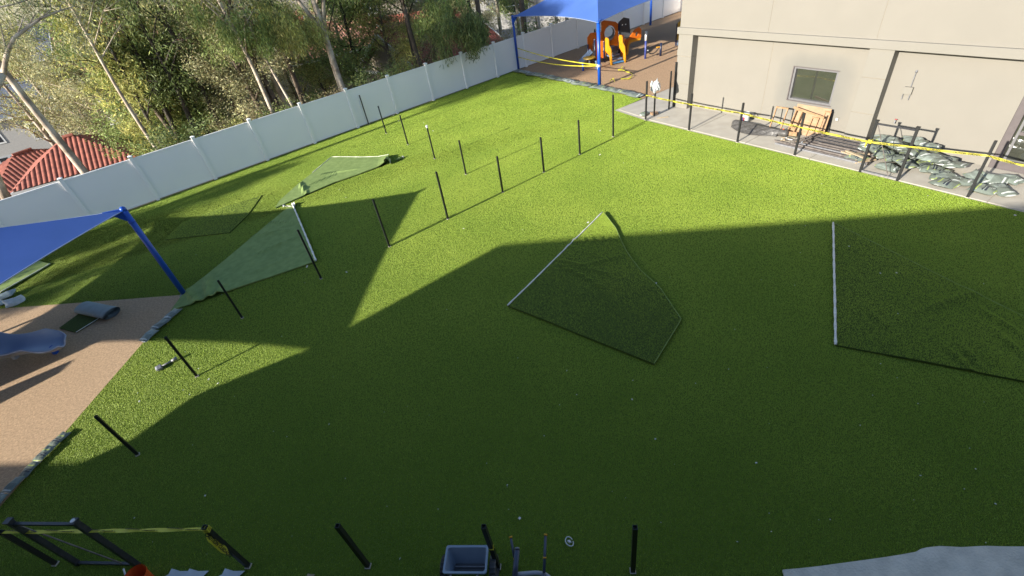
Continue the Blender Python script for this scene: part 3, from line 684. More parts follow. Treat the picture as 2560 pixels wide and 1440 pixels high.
# pale caps of its right upright
for x, z in ((0.0, 1.47),):
    gp = g(345, 1413)
    cpp = MB(); cpp.tube([(0, 0, 0), (0, 0, .012)], .03, 12); o = cpp.build('cap', M_white, r); o.location = ((g(345, 1413) - g(197, 1410)).length, 0, 1.446)

# ------------------------------------------------------------------ caution tape
TXT = text_mesh('CAUTION  CUIDADO', 0.055, M_ink)
def tape(pts, label, w=.055, letters=True, tilt=0.0, name='caution_tape', sub=10, sag=0.03, group='yellow caution tape'):
    """ribbon through pts; upright, with printed words"""
    root = empty(name, pts[0], 0, label, 'caution tape', group); o0 = Vector(pts[0])
    mb = MB(); sides = []
    for a, b in zip(pts[:-1], pts[1:]):
        a, b = Vector(a) - o0, Vector(b) - o0; ln = (b - a).length
        d = (b - a).normalized(); hz = Vector((d.y, -d.x, 0)).normalized(); up = hz.cross(d); 
        if up.z < 0: up = -up
        up = (up * math.cos(tilt) + hz * math.sin(tilt))
        def fn(u, v, a=a, b=b, up=up, ln=ln, hz=hz):
            p = a.lerp(b, u); p.z -= sag * ln * .5 * 4 * u * (1 - u)
            return p + up * ((v - .5) * w * (1 if .02 < u < .98 else .6)) + hz * (.006 * math.sin(u * ln * 9 + v * 2))
        mb.sheet(fn, max(4, int(ln * 6)), 1)
        if letters:
            n = max(1, int(ln / .66)); 
            for k in range(n):
                u = (k + .5) / n; p = a.lerp(b, u); p.z -= sag * ln * .5 * 4 * u * (1 - u)
                for sgn in (1, -1):
                    nz = hz * sgn * 1.0
                    # text faces outwards: x along the tape, y up, z out
                    x = up.cross(nz).normalized(); 
                    M = Matrix((x, up, nz)).transposed().to_4x4(); M.translation = p + nz * .010
                    t = link('lettering', TXT, None, root); t.matrix_local = M
    mb.build('ribbon', M_yel, root)
    return root
def pz(px, py, z): return g(px, py) + Vector((0, 0, z))
rt_pts = [pz(1614, 300, 1.0), pz(1722, 326, .98), pz(1843, 356, 1.03), pz(1986, 389, .93), pz(2150, 430, .92), pz(2243, 452, 1.0), pz(2418, 494, 1.14), L(10.6, -2.2, 1.12), L(12.2, -2.2, 1.1)]
ofs = BI * -.035
tape([p + ofs for p in rt_pts], 'long yellow caution tape strung along the posts of the walkway', sag=.015)
tape([pz(140, 1410, 1.10), pz(622, 1416, 1.20)], 'yellow caution tape stretched between two posts at the lower left', tilt=1.25, letters=True, sag=.004, w=.06)
# dangling end with print
top_ = pz(622, 1416, 1.18); r = empty('caution_tape_end', top_, 0, 'dangling printed end of yellow caution tape on a lower left post', 'caution tape', 'yellow caution tape')
ea = g(515, 1335, 1.12) - top_; eb = g(572, 1386, .62) - top_
d = (eb - ea).normalized(); view = (Vector((0, 0, CH)) - top_).normalized(); side = d.cross(view).normalized(); nrm_ = side.cross(d)
if nrm_.dot(view) < 0: nrm_ = -nrm_
mb = MB(); mb.sheet(lambda u, v: ea.lerp(eb, u) + side * ((v - .5) * .085 * (1 - .8 * max(0, (u - .8) / .2)) * (.3 + .7 * min(1, u / .15))) + nrm_ * (.02 * math.sin(u * 7)), 14, 2); mb.build('ribbon', M_yel, r)
t = link('lettering', text_mesh('CAUTION CUIDADO', 0.058, M_ink), None, r)
x = d if d.x > 0 else -d; y = nrm_.cross(x).normalized(); Mx = Matrix((x, y, nrm_)).transposed().to_4x4(); Mx.translation = ea.lerp(eb, .52) + nrm_ * .024; t.matrix_local = Mx
mb = MB(); 
for k in range(3): mb.b2((-.036, -.036, -.02 + .03 * k), (.036, .036, -.005 + .03 * k))
mb.build('wrap', M_yel, r)
# tapes under the far sail
fl, fr_ = g(1297, 176), g(1499, 218)
tape([fl + Vector((0, 0, .78)), fr_ + Vector((0, 0, 1.02))], 'lower yellow tape sagging between the far blue sail poles', letters=False, sag=.05, w=.045)
tape([fl + Vector((.05, .05, 1.25)), fr_ + Vector((0, 0, 1.06))], 'upper yellow tape sagging between the far blue sail poles', letters=False, sag=.04, w=.05)
r = empty('fallen_tape', g(1580, 190), 0, 'tangled yellow tape lying on the ground behind the far blue pole', 'caution tape', 'yellow caution tape')
for path in ([(1545, 177), (1560, 180), (1580, 188), (1583, 192), (1574, 199), (1552, 202)], [(1536, 206), (1534, 200), (1527, 204), (1525, 208)], [(1552, 178), (1556, 170)]):
    P_ = resample([g(*q) - g(1580, 190) + Vector((0, 0, .03)) for q in path], 16)
    mb = MB(); mb.sheet(lambda u, v: P_[round(u * 16)] + Vector((0, (v - .5) * .10, .05 * abs(math.sin(u * 11)) + .03 * v)), 16, 1); mb.build('ribbon', M_yel, r)
# knots on the far pole and the gate
for pt, lab in ((fr_ + Vector((0, 0, 1.03)), 'bundle of white and yellow tape tied round the near far-sail pole'), (pz(2150, 430, .93), 'yellow tape knot on the gate upright')):
    r = empty('tape_knot', pt, BROT, lab, 'tape knot')
    w = .085 if pt.x < 7 else .05
    mb = MB(); mb.box((0, 0, 0), (w * 2, w * 2, .10)); mb.build('knot', M_yel if pt.x > 7 else M_white, r, bevel=.01)
    MB().box((-w - .03, 0, -.10), (.03, .05, .16)).build('tail', M_yel if pt.x > 7 else M_white, r)

# ------------------------------------------------------------------ shade sails
def sail(corners, ridge_pts, label, pole_specs, group='blue shade sails', sagk=.07):
    r = empty('shade_sail', Vector(corners[0][:2] + (0,)), 0, label, 'shade sail', group); o0 = Vector(r.location)
    cs = [Vector(c) - o0 for c in corners]; rg = [Vector(c) - o0 for c in ridge_pts]
    # faces: 0-1 end a, 1-2 long, 2-3 end b, 3-0 long ; ridge a near edge 0-1, ridge b near edge 2-3
    ctr = sum(cs, Vector()) / 4
    def edge(a, b, t):
        p = a.lerp(b, t); inn = ctr - (a + b) / 2; inn.z = 0; ln = (b - a).length
        s = (sagk if not hasattr(sagk, '__len__') else sagk[[k for k in range(4) if (cs[k] - a).length < 1e-4][0]]) * ln * 4 * t * (1 - t); inn.normalize(); return p + inn * s + Vector((0, 0, .008 * ln * 4 * t * (1 - t)))
    for a, b, ra, rb in ((cs[0], cs[1], rg[0], rg[0]), (cs[1], cs[2], rg[0], rg[1]), (cs[2], cs[3], rg[1], rg[1]), (cs[3], cs[0], rg[1], rg[0])):
        def fn(u, v, a=a, b=b, ra=ra, rb=rb):
            e = edge(a, b, u); q = ra.lerp(rb, u); p = e.lerp(q, v); p.z -= .10 * math.sin(math.pi * v) * (1 - abs(2 * u - 1) * .4)
            return p
        mb = MB(); mb.sheet(fn, 24, 14)
        o = mb.build('canopy_face', M_sail, r, smooth=True)
        mb = MB(); mb.tube([fn(i / 24, 0) for i in range(25)], .012, 6); mb.build('edge_cable', mat('sail_cable', (.35, .42, .6), .4), r, smooth=True)
    for (base, topp, rad) in pole_specs:
        b, t = Vector(base) - o0, Vector(topp) - o0
        mb = MB(); mb.tube([b, t], rad, 16); p_ = mb.build('pole', M_blue, r, smooth=True)
        d = (t - b).normalized(); c_ = ctr - t; c_.z = 0; c_.normalize()
        mb = MB(); mb.tube([t - d * .02, t + d * .06, t + d * .10], [rad, rad, rad * .5], 16); mb.build('pole_cap', M_blue, r, smooth=True)
        mb = MB(); mb.add([t + c_ * .0 + Vector((0, 0, .05)), t + c_ * .42 + Vector((0, 0, .10)), t + c_ * .30 + Vector((0, 0, -.02)), t + c_ * .04 - d * .30], [(0, 1, 2, 3)])
        hz = Vector((-c_.y, c_.x, 0)) * .03; v0 = [Vector(v) for v in mb.v]
        mb2 = MB(); mb2.add([v + hz for v in v0] + [v - hz for v in v0], [(0, 1, 2, 3), (7, 6, 5, 4), (0, 4, 5, 1), (1, 5, 6, 2), (2, 6, 7, 3), (3, 7, 4, 0)]); mb2.build('bracket', M_blue, r)
        mb = MB(); mb.tube([b + Vector((0, 0, .0)), b + Vector((0, 0, .02))], rad * 1.9, 16); mb.build('base_plate', M_grey, r)
        for zz in (.35,):
            mb = MB(); mb.tube([t - d * .34, t - d * .31], rad * 1.12, 16); mb.build('collar', M_blue, r)
    return r
b1g = g(462, 737)
c1_ = (b1g.x, b1g.y, 2.75)
sail([c1_, (-10.75, 3.67, 2.75), (-21.0, 6.2, 2.75), (-19.7, 13.2, 2.75)], [(-13.6, 8.5, 4.25), (-16.6, 9.0, 4.25)], 'near blue shade sail reaching in from the left on a thick bright blue pole',
     [((b1g.x, b1g.y, 0), c1_, .072), ((-10.75, 3.67, 0), (-10.75, 3.67, 2.75), .072), ((-21.0, 6.2, 0), (-21.0, 6.2, 2.75), .072), ((-19.7, 13.2, 0), (-19.7, 13.2, 2.75), .072)], sagk=(.03, .022, .09, .05))
flp, frp = g(1297, 176), g(1499, 218)
bk = g(1626, 63); bk2 = Vector((frp.x + bk.x - flp.x, frp.y + bk.y - flp.y, 0))
hh = 2.90
def up_(v, z): return (v.x, v.y, z)
m1 = (flp + frp) / 2; m2 = (bk + bk2) / 2
sail([up_(flp, hh), up_(frp, hh), up_(bk2, hh), up_(bk, hh)], [up_(m1.lerp(m2, .28), 4.6), up_(m1.lerp(m2, .72), 4.6)], 'far blue shade sail over the orange play structure',
     [(up_(flp, 0), up_(flp, hh), .07), (up_(frp, 0), up_(frp, hh), .085), (up_(bk, 0), up_(bk, hh), .075), (up_(bk2, 0), up_(bk2, hh), .075)])

# ------------------------------------------------------------------ sacks
used_labels = {}
def uniq(lab, alts):
    if lab not in used_labels: used_labels[lab] = 1; return lab
    for a in alts:
        l2 = lab + ' ' + a
        if l2 not in used_labels: used_labels[l2] = 1; return l2
    used_labels[lab] += 1; return lab
def sack_mesh(seed, lx=.60, ly=.40, h=.12, crumple=.012):
    r = random.Random(seed); ph = [r.uniform(0, 6) for _ in range(6)]
    n, m = 14, 10; mb = MB()
    def fn(sgn):
        def f(u, v):
            x = (u - .5) * lx; y = (v - .5) * ly
            e = (1 - abs(2 * u - 1)**3.2) * (1 - abs(2 * v - 1)**3.2)
            pinch = 1 - .06 * math.sin(math.pi * u)
            z = sgn * h / 2 * e**.7 + crumple * e * (math.sin(x * 16 + ph[0]) * math.cos(y * 19 + ph[1]) + .5 * math.sin((x + y) * 31 + ph[2])) * (1 if sgn > 0 else .2)
            x += .02 * math.sin(y * 14 + ph[3]); y = y * pinch + .02 * math.sin(x * 9 + ph[4])
            return Vector((x, y, z + h / 2))
        return f
    mb.sheet(fn(1), n, m); k = len(mb.v); mb2 = MB(); mb2.sheet(fn(-1), n, m)
    mb.add(mb2.v, [f[::-1] for f in mb2.f])
    me = mb.mesh('sack', M_sack, smooth=True)
    return me
SACKS = [sack_mesh(s) for s in range(6)] + [sack_mesh(10 + s, .56, .40, .17, .018) for s in range(4)]
nsack = [0]
def sack(p, rz, label, group, tilt=(0, 0), mi=None, scale=1.0):
    k = mi if mi is not None else nsack[0] % len(SACKS); nsack[0] += 1
    o = link('sack', SACKS[k], None); o.location = p; o.rotation_euler = (tilt[0], tilt[1], rz); o.scale = (scale, scale, scale)
    return tag(o, label, 'sack', group)
# row at the far edge of the lawn
ea, eb = g(1290, 180), g(1602, 245); N = 15; dd = (eb - ea); rz = math.atan2(dd.y, dd.x)
ordn = ['first', 'second', 'third', 'fourth', 'fifth', 'sixth', 'seventh', 'eighth', 'ninth', 'tenth', 'eleventh', 'twelfth', 'thirteenth', 'fourteenth', 'fifteenth', 'sixteenth', 'seventeenth', 'eighteenth', 'nineteenth', 'twentieth', 'twenty-first', 'twenty-second', 'twenty-third', 'twenty-fourth']
slen = dd.length / N
for i in range(N):
    p = ea.lerp(eb, (i + .5) / N) + Vector((rnd.uniform(-.04, .04), rnd.uniform(-.05, .05), .03 + .02 * (i % 2)))
    sack(p, rz + rnd.uniform(-.16, .16), f'flat sack {ordn[i]} from the blue pole along the far lawn edge', 'sacks edging the far end of the lawn', (rnd.uniform(-.06, .06), rnd.uniform(-.1, .1)), mi=i % 6, scale=slen / .56)
# left edge sacks
def edge_sacks(a, b, n, labels, group, wscale=1.0):
    dd = b - a; rz = math.atan2(dd.y, dd.x); 
    for i in range(n):
        p = a.lerp(b, (i + .5) / n) + Vector((0, 0, .03 + .015 * (i % 2)))
        sack(p, rz + rnd.uniform(-.08, .08), labels[i], group, (rnd.uniform(-.04, .04), rnd.uniform(-.06, .06)), mi=i % 6, scale=dd.length / n / .58)
edge_sacks(g(448, 777), g(360, 858), 3, ['sack lying nearest the blue pole on the lawn edge', 'middle one of the three sacks by the blue pole', 'sack with a dark print, lowest of the three by the blue pole'], 'three sacks on the lawn edge by the blue pole')
edge_sacks(g(170, 1085), g(-70, 1330), 6, ['upper end sack of the lower left row, half in sun', 'sack with pale patch second in the lower left row', 'dark printed sack third in the lower left row', 'long blue-grey sack fourth in the lower left row', 'fifth sack of the lower left row at the picture edge', 'last sack of the lower left row'], 'sacks on the lower left lawn edge')
# heap on the walkway: a loose pile several sacks high, long side along the wall
k = 0
heap = []
hr = random.Random(21)
for layer, (s0, s1, y0, y1, n) in enumerate(((6.9, 9.6, -1.55, -.25, 26), (6.95, 9.3, -1.35, -.28, 20), (7.05, 9.0, -1.1, -.28, 14), (7.3, 8.7, -.9, -.30, 8))):
    for i in range(n):
        s = s0 + (s1 - s0) * ((i * .618 + .13 * layer) % 1); y = y0 + (y1 - y0) * ((i * .377 + .2 + layer * .3) % 1)
        y += -.05 * (s - 7)
        z = .02 + layer * .13 + hr.uniform(-.01, .03)
        heap.append((s, y, z, layer))
lay = ['bottom', 'second', 'third', 'top']
for s, y, z, ly in sorted(heap, key=lambda q: (q[3], q[0])):
    third = 'gate end' if s < 7.5 else ('left half' if s < 8.0 else ('middle' if s < 8.4 else ('right half' if s < 8.9 else 'door end')))
    near = 'lawn side' if y < -1.15 else ('centre' if y < -.7 else 'wall side')
    p = L(s, y, z)
    an = hr.uniform(-1.4, 1.4); way = 'laid lengthwise' if abs(an) < .5 else ('laid crosswise' if abs(an) > 1.1 else 'laid askew')
    sack(p, BROT + an, uniq(f'sage heap sack {way}, {lay[ly]} layer, {third}, {near}', ['partly buried', 'deeper']), 'sage green sacks heaped on the walkway', (hr.uniform(-.15, .15) + (.18 if y > -.6 and ly > 1 else 0), hr.uniform(-.15, .15)), mi=6 + k % 4 if k % 3 else k % 6, scale=.88); k += 1
for px, py, lab, tl in ((2440, 452, 'sack slid off the heap behind the right walkway post', (.2, .3)), (2400, 462, 'sack lying in front of the right walkway post', (0, -.2)), (2478, 455, 'upright folded sack between the fallen ones near the door', (.7, .1)), (2520, 456, 'flat sack nearest the glass door', (0, 0)), (2500, 482, 'torn sack spilling white bits at the right end of the walkway', (.05, .1)), (2455, 480, 'sack with a lime edge among the fallen ones', (.1, -.1)), (2360, 465, 'sack at the lawn-side foot of the heap', (.1, 0)), (2215, 425, 'sack at the lawn-side corner of the heap by the gate', (0, .1))):
    sack(g(px, py, .02), BROT + rnd.uniform(-.7, .7), lab, 'sacks fallen beside the heap', tl, mi=6 + k % 4); k += 1
# sacks inside the doorway glass: leaning just outside the door at the frame edge
for s, y, z, lab in ((11.0, -.35, .02, 'sack leaning on the glass door'), (11.3, -.3, .16, 'upper sack leaning on the glass door'), (10.9, -.5, .30, 'topmost sack by the glass door')):
    sack(L(s, y, z), BROT + .3, lab, 'sacks by the glass door', (.1, .1))
# white bags at the left
for (px, py, z, lab, rz_, tl, sc) in ((38, 757, .02, 'crumpled white plastic bag lying behind the slide', .9, (.5, .2), .85), (20, 742, .03, 'pale bluish folded sack behind the white bag at the left edge', .3, (.1, -.1), .9), (-5, 765, .02, 'white sack cut off by the left edge behind the slide', 1.4, (.2, .3), .8)):
    me = SACKS[6].copy(); me.materials.clear(); me.materials.append(M_wbag if px != 20 else mat('pale_blue_sack', (.34, .42, .42), .5))
    o = link('plastic_bag', me, None); o.location = g(px, py, z); o.rotation_euler = (tl[0], tl[1], rz_); o.scale = (sc, sc, sc); tag(o, lab, 'bag')
# crumpled bag on the post and rubble under it
p = g(1635, 292) + Vector((0, 0, 1.22))
bag = empty('white_bag', p, 0, 'crumpled white bag draped over the top of a black post by the building corner', 'bag')
br = random.Random(4); bm = bmesh.new(); bmesh.ops.create_icosphere(bm, subdivisions=3, radius=.19)
for v in bm.verts:
    n_ = smooth_noise(v.co.x * 22, v.co.y * 22 + v.co.z * 18, 3); v.co *= 1 + .30 * n_; v.co.z *= 1.15; v.co.y *= .6; v.co.z += .05 * math.sin(v.co.x * 30)
    if v.co.z < -.05: v.co.x *= 1.15
me = bpy.data.meshes.new('film'); bm.to_mesh(me); bm.free(); me.materials.append(M_wbag); link('film', me, None, bag)
p = g(1620, 290); rb_ = empty('rubbish_pile', p, 0, 'grey sack and brown scraps at the foot of the bagged post', 'rubbish')
o = link('sack', SACKS[7], None, rb_, (-.12, .12, .0)); o.rotation_euler = (0, 0, .8); o.scale = (.75, .75, .9)
MB().box((.28, .05, .05), (.3, .2, .1)).build('box', M_ply, rb_, bevel=.01)
q = g(1655, 296) - p; MB().beam((q.x - .2, q.y + .05, .04), (q.x + .25, q.y - .05, .04), .05, .02).build('stick', M_pale, rb_)

# ------------------------------------------------------------------ building materials on the walkway
# folded and rolled dark tarp
tp = empty('tarp', L(3.6, -1.05), BROT, 'long rolled charcoal tarp lying on the walkway between two posts', 'tarp')
mb = MB(); NR = 16
pts = []; rads = []
for i in range(31):
    u = i / 30; pts.append((-1.05 + 2.1 * u, .10 + .02 * math.sin(u * 9), .13 + .01 * math.sin(u * 7))); rads.append(.115 * (1 + .06 * math.sin(u * 23)) * (.7 if i in (0, 30) else 1))
mb.tube(pts, rads, 14); mb.build('roll', M_tarp, tp, smooth=True)
mb = MB(); mb.sheet(lambda u, v: Vector((-1.0 + 1.75 * u, .04 - (.12 + .30 * math.sin(math.pi * min(1, u * 1.1))) * v, .20 * (1 - v)**1.3 + .05 * abs(math.sin(u * 17 + v * 4)) * (1 - abs(2 * v - 1)) + .035)), 40, 8); mb.build('loose_fold', M_tarp, tp)
mb = MB(); mb.b2((-1.15, .16, .025), (1.3, .62, .05)); mb.build('folded_sheet', mat('olive_sheet', (.17, .165, .12), .8), tp, bevel=.008)
# plywood + timber frames leaning on the wall
pl = empty('plywood_sheet', L(4.95, -.12), BROT, 'square plywood sheet leaning on the wall under the window', 'plywood')
a = math.radians(17); Mx = Matrix.Rotation(a, 3, 'X')
mb = MB(); mb.box((0, -.22, .46), (1.12, .018, .95), Matrix.Rotation(-a, 3, 'X')); mb.build('sheet', M_ply, pl)
for z in (.12, .40): 
    mb = MB(); mb.box((0, -.36 + .30 * z, z), (1.1, .04, .05), Matrix.Rotation(-a, 3, 'X')); mb.build('batten', M_wood, pl)
def frame(root_loc, rz, w, h, lean, label, extra=True, yaw=0, t=.035):
    r = empty('leaning_timber', root_loc, rz, label, 'timber frame', 'timber frames leaning by the window')
    Rm = Matrix.Rotation(lean, 3, 'X')
    def bar(p0, p1, nm='stud'):
        MB().beam(Rm @ Vector(p0), Rm @ Vector(p1), t, t * 1.4).build(nm, M_wood, r)
    bar((-w / 2, 0, 0.02), (-w / 2, 0, h), 'stud'); bar((w / 2, 0, .02), (w / 2, 0, h), 'stud'); bar((-w / 2 - .02, 0, h + t / 2), (w / 2 + .02, 0, h + t / 2), 'top_bar')
    if extra: bar((-w / 2 + t, 0, h * .3), (w / 2 - t, 0, h * .3), 'cross_bar')
    return r
frame(L(4.05, -.75), BROT + .1, .38, .82, -.35, 'narrow timber frame standing at the left of the plywood', False)
frame(L(4.55, -.62), BROT - .15, .22, .80, -.30, 'slim double-stud frame leaning on the left part of the plywood')
frame(L(5.15, -.52), BROT, .20, .62, -.25, 'short dark-shadowed timber frame in front of the plywood middle', False, t=.03)
frame(L(5.48, -.50), BROT + .2, .16, .85, -.30, 'tall narrow timber frame at the right edge of the plywood')
r = empty('timber_plank', L(4.9, -.55), BROT, 'long pale plank lying slanted across the top of the frames', 'plank')
MB().beam((-.45, .0, .90), (.55, .10, .70), .03, .07).build('plank', M_wood, r)
r = empty('timber_plank', L(4.6, -.9), BROT, 'orange-brown board on edge at the foot of the plywood', 'plank')
MB().beam((-.22, 0, .12), (.30, .05, .16), .03, .13).build('plank', M_wood, r); MB().beam((-.2, -.02, .05), (-.14, -.02, .28), .03, .03).build('peg', M_bucket, r)
# stack of black fence panels (rails and pickets), lying flat
fpn = empty('metal_railing_stack', L(6.2, -.72), BROT, 'flat stack of black metal railing panels between the plywood and the gate', 'railing')
for lyr in range(3):
    z = .05 + lyr * .055; dx = -.05 * lyr
    for k2 in range(11):
        y = .42 - k2 * .075 + .02 * lyr
        MB().tube([(-.85 + dx, y, z), (.98 + dx, y, z)], .009, 5).build('picket', M_steel if (lyr + k2) % 3 else M_black2, fpn)
    for x in (-.8, .9):
        MB().b2((x + dx - .015, -.36, z - .012), (x + dx + .015, .46, z + .014)).build('rail', M_black2, fpn)
tb = empty('steel_tube_bundle', L(6.0, -1.28), BROT, 'bundle of long brown-grey steel tubes lying along the walkway', 'steel tubes')
tr_ = random.Random(9)
for k2, (y, z, x0, x1, w) in enumerate(((-.38, .05, -1.35, 1.45, .05), (-.30, .055, -1.05, 1.5, .05), (-.20, .05, -1.5, 1.35, .055), (-.11, .05, -1.0, 1.4, .05), (-.03, .05, -.9, 1.3, .045), (.06, .05, -.8, 1.5, .045), (.14, .05, -.7, 1.2, .045), (-.25, .105, -.9, 1.3, .045), (-.07, .10, -.7, 1.4, .04), (.10, .10, -.6, 1.1, .04), (.22, .06, -.6, 1.6, .05), (.27, .10, -.3, 1.7, .045))):
    q = tr_.uniform(-.02, .02)
    MB().beam((x0, y - q, z), (x1, y + q, z), w, w).build('tube', M_steel if k2 % 4 else M_grey, tb)
lum = empty('lumber_offcuts', L(7.05, -1.35), BROT, 'pale lumber offcuts crossed on top of the steel tubes by the gate', 'lumber')
for a_, b_, w in (((-.35, .05, .17), (.32, -.25, .20), .085), ((-.25, -.05, .14), (.25, .20, .16), .07), ((-.45, -.02, .14), (-.05, -.12, .145), .06), ((.15, -.35, .04), (.42, .15, .06), .05), ((.22, -.38, .09), (.50, .05, .10), .05), ((.30, -.30, .14), (.45, .12, .13), .04), ((.08, -.25, .10), (.30, -.10, .12), .09)):
    MB().beam(a_, b_, w, .035).build('board', M_pale, lum, bevel=.003)
lad = empty('metal_lattice', L(5.35, -1.25), BROT, 'rusty metal lattice lying across the tubes in front of the plywood', 'lattice')
d0, d1 = Vector((-.25, -.25, .14)), Vector((.30, .62, .26)); sd = Vector((.16, -.06, 0))
for sgn in (-.5, .5): MB().beam(d0 + sd * sgn * 1.0, d1 + sd * sgn, .02, .03).build('side_bar', M_steel, lad)
for k2 in range(9):
    c_ = d0.lerp(d1, (k2 + .5) / 9); MB().beam(c_ - sd * .5, c_ + sd * .5, .012, .012).build('rung', M_steel, lad)
sc_ = empty('wood_scraps', L(4.95, -1.35), BROT, 'small splintered wood and paper scraps by the walkway post', 'scraps')
for k2 in range(14):
    a_ = tr_.uniform(0, 6.28); c_ = Vector((tr_.uniform(-.32, .38), tr_.uniform(-.12, .25), .05 + tr_.uniform(0, .09)))
    MB().box(c_, (tr_.uniform(.06, .22), tr_.uniform(.02, .05), .02), Euler((tr_.uniform(-.4, .4), tr_.uniform(-.4, .4), a_)).to_matrix()).build('scrap', M_pale if k2 % 3 else M_paper, sc_)
# bucket
bu = empty('bucket', L(2.70, -.40), BROT, 'white plastic bucket with a red and blue label against the wall', 'bucket')
MB().tube([(0, 0, .02), (0, 0, .30), (0, 0, .36)], [.12, .145, .15], 20, cap=False).build('pail', M_wbag, bu, smooth=True)
MB().tube([(0, 0, .02), (0, 0, .03)], [.12, .12], 20).build('base', M_wbag, bu)
MB().tube([(0, 0, .335), (0, 0, .36)], .156, 20, cap=False).build('rim', M_grey, bu, smooth=True)
MB().tube([(0, 0, .28), (0, 0, .285)], .14, 20).build('contents', M_soil, bu)
mb = MB(); mb.sheet(lambda u, v: Vector((.139 * math.cos(-2.3 + u * 1.0) * (1 + .12 * v), .139 * math.sin(-2.3 + u * 1.0) * (1 + .12 * v), .08 + .16 * v)), 8, 2); mb.build('label_panel', M_redl, bu)
mb = MB(); mb.sheet(lambda u, v: Vector((.142 * math.cos(-2.0 + u * .35) * (1 + .12 * v), .142 * math.sin(-2.0 + u * .35) * (1 + .12 * v), .10 + .12 * v)), 6, 2); mb.build('label_panel', mat('blue_print', (.05, .07, .25), .6), bu)
mb = MB(); mb.sheet(lambda u, v: Vector((.05 + .22 * u, .03 + .12 * v, .36 + .05 * math.sin(u * 3) - .10 * u)), 5, 3); mb.build('rag', M_grey, bu)
# stains + drain strip by the wall
for k2, (s, y, w) in enumerate(((.9, -.18, .9), (1.9, -.14, .7))):
    pass

# ------------------------------------------------------------------ far play structure
O = g(1546, 160); ps = empty('play_structure', O, 0.10, 'orange and yellow children\'s play structure with dark posts under the far sail', 'play structure')
def vplate(name, outline, holes, thick, m, p, ang, parent, bevel=.01):
    """upright plate: outline x along ang, y up"""
    M = Matrix.Translation(p) @ Matrix.Rotation(ang, 4, 'Z') @ Matrix.Rotation(math.pi / 2, 4, 'X')
    return plate(name, outline, holes, thick, m, parent, M, bevel)
for x, y, h in ((-1.05, .95, 1.30), (-.55, 2.3, 1.55), (-.10, 2.9, 2.05), (.95, 2.3, 1.65), (-1.15, 1.9, .9), (.62, 1.1, 1.15), (-.50, .95, 1.1)):
    mb = MB(); mb.tube([(x, y, 0), (x, y, h)], .055, 12); o = mb.build('post', M_navy, ps, smooth=True)
    MB().tube([(x, y, h), (x, y, h + .04)], [.06, .045], 12).build('post_cap', M_navy, ps)
# deck and steps
MB().b2((-.45, 1.0, .48), (.58, 2.25, .55)).build('deck', M_slate, ps, bevel=.01)
MB().b2((-.32, .0, .06), (.34, .22, .12)).build('step', M_stepb, ps, bevel=.01)
MB().b2((-.32, .24, .18), (.34, .55, .25)).build('step', M_step, ps, bevel=.01)
MB().b2((-.32, .57, .31), (.34, .98, .38)).build('step', M_step, ps, bevel=.01)
for x in (-.40, .42):
    out = [(0, 0), (.14, 0), (.30, .45), (.72, .55), (.95, .60), (.95, 1.22), (.85, 1.30), (.62, 1.30), (.52, 1.22), (.48, .95), (.18, .80), (.05, .35)]
    vplate('side_rail', out, [[(.66, .75), (.72, .75), (.72, .85), (.66, .85)], [(.66, .92), (.72, .92), (.72, 1.02), (.66, 1.02)]], .06, M_yellow, Vector((x, -.02, .02)), math.pi / 2, ps)
vplate('panel', [(0, 0), (.62, 0), (.66, .25), (.66, .78), (.60, .88), (.02, .98)], [circ(.50, .60, .05, 10), circ(.50, .35, .05, 10)], .06, M_orange, Vector((-1.05, 1.0, .25)), -.05, ps)
vplate('panel', [(0, .0), (.28, 0), (.30, .38), (.42, .52), (.62, .52), (.74, .38), (.78, 0), (1.0, 0), (1.0, .72), (.85, .92), (.2, .96), (0, .75)], [], .06, M_orange, Vector((-1.10, 2.05, .50)), .12, ps)
vplate('panel', [(0, 0), (1.0, 0), (1.0, 1.15), (.85, 1.28), (0, 1.50)], [circ(.50, .74, .34, 24, .42)], .06, M_orange, Vector((-.05, 2.55, .45)), -.10, ps)
mb = MB(); mb.tube([(.45, 2.6, 1.18), (.50, 2.95, 1.18)], [.33, .30], 20, cap=False); mb.build('crawl_tube', M_slate, ps, smooth=True)
vplate('panel', [(0, 0), (.70, 0), (.62, .95), (.30, 1.05), (0, .85)], [circ(.22, .68, .05, 10), circ(.42, .68, .05, 10)], .06, M_slate, Vector((.95, 2.35, .85)), -.15, ps)
vplate('panel', [(0, 0), (.32, 0), (.32, 1.05), (0, 1.10)], [], .06, M_orange, Vector((.60, 1.05, .12)), .8, ps)
vplate('panel', [(0, 0), (.55, 0), (.50, .72), (.05, .80)], [[(.15, .3), (.25, .3), (.25, .36), (.15, .36)]], .06, M_orange, Vector((.72, 1.5, .15)), .35, ps)
vplate('animal_panel', [(.05, .0), (.17, .0), (.24, .50), (.32, .66), (.95, .70), (1.0, .78), (1.0, 1.20), (.85, 1.34), (.62, 1.26), (.28, .92), (.02, .80), (-.04, .62), (.06, .50)], [[(.62, .90), (.76, .88), (.84, 1.0), (.76, 1.14), (.64, 1.10)]], .06, M_orange, Vector((.88, 1.15, .12)), .1, ps)
vplate('animal_edge', [(.05, .0), (.16, .0), (.23, .50), (.32, .62), (.95, .66), (.95, .76), (.22, .76), (.10, .5)], [], .02, M_yellow, Vector((.88, 1.09, .12)), .1, ps)
spv = g(1613, 147) - O; sq = Matrix.Rotation(-.10, 3, 'Z') @ spv
MB().tube([(sq.x, sq.y, 0), (sq.x, sq.y, .95)], .06, 12).build('post', mat('indigo_steel', (.05, .07, .28), .4), ps, smooth=True)
MB().tube([(sq.x, sq.y, .95), (sq.x, sq.y, 1.42)], .065, 12).build('post_sleeve', M_white, ps, smooth=True)
sp2 = Matrix.Rotation(-.10, 3, 'Z') @ (g(1651, 140) - O)
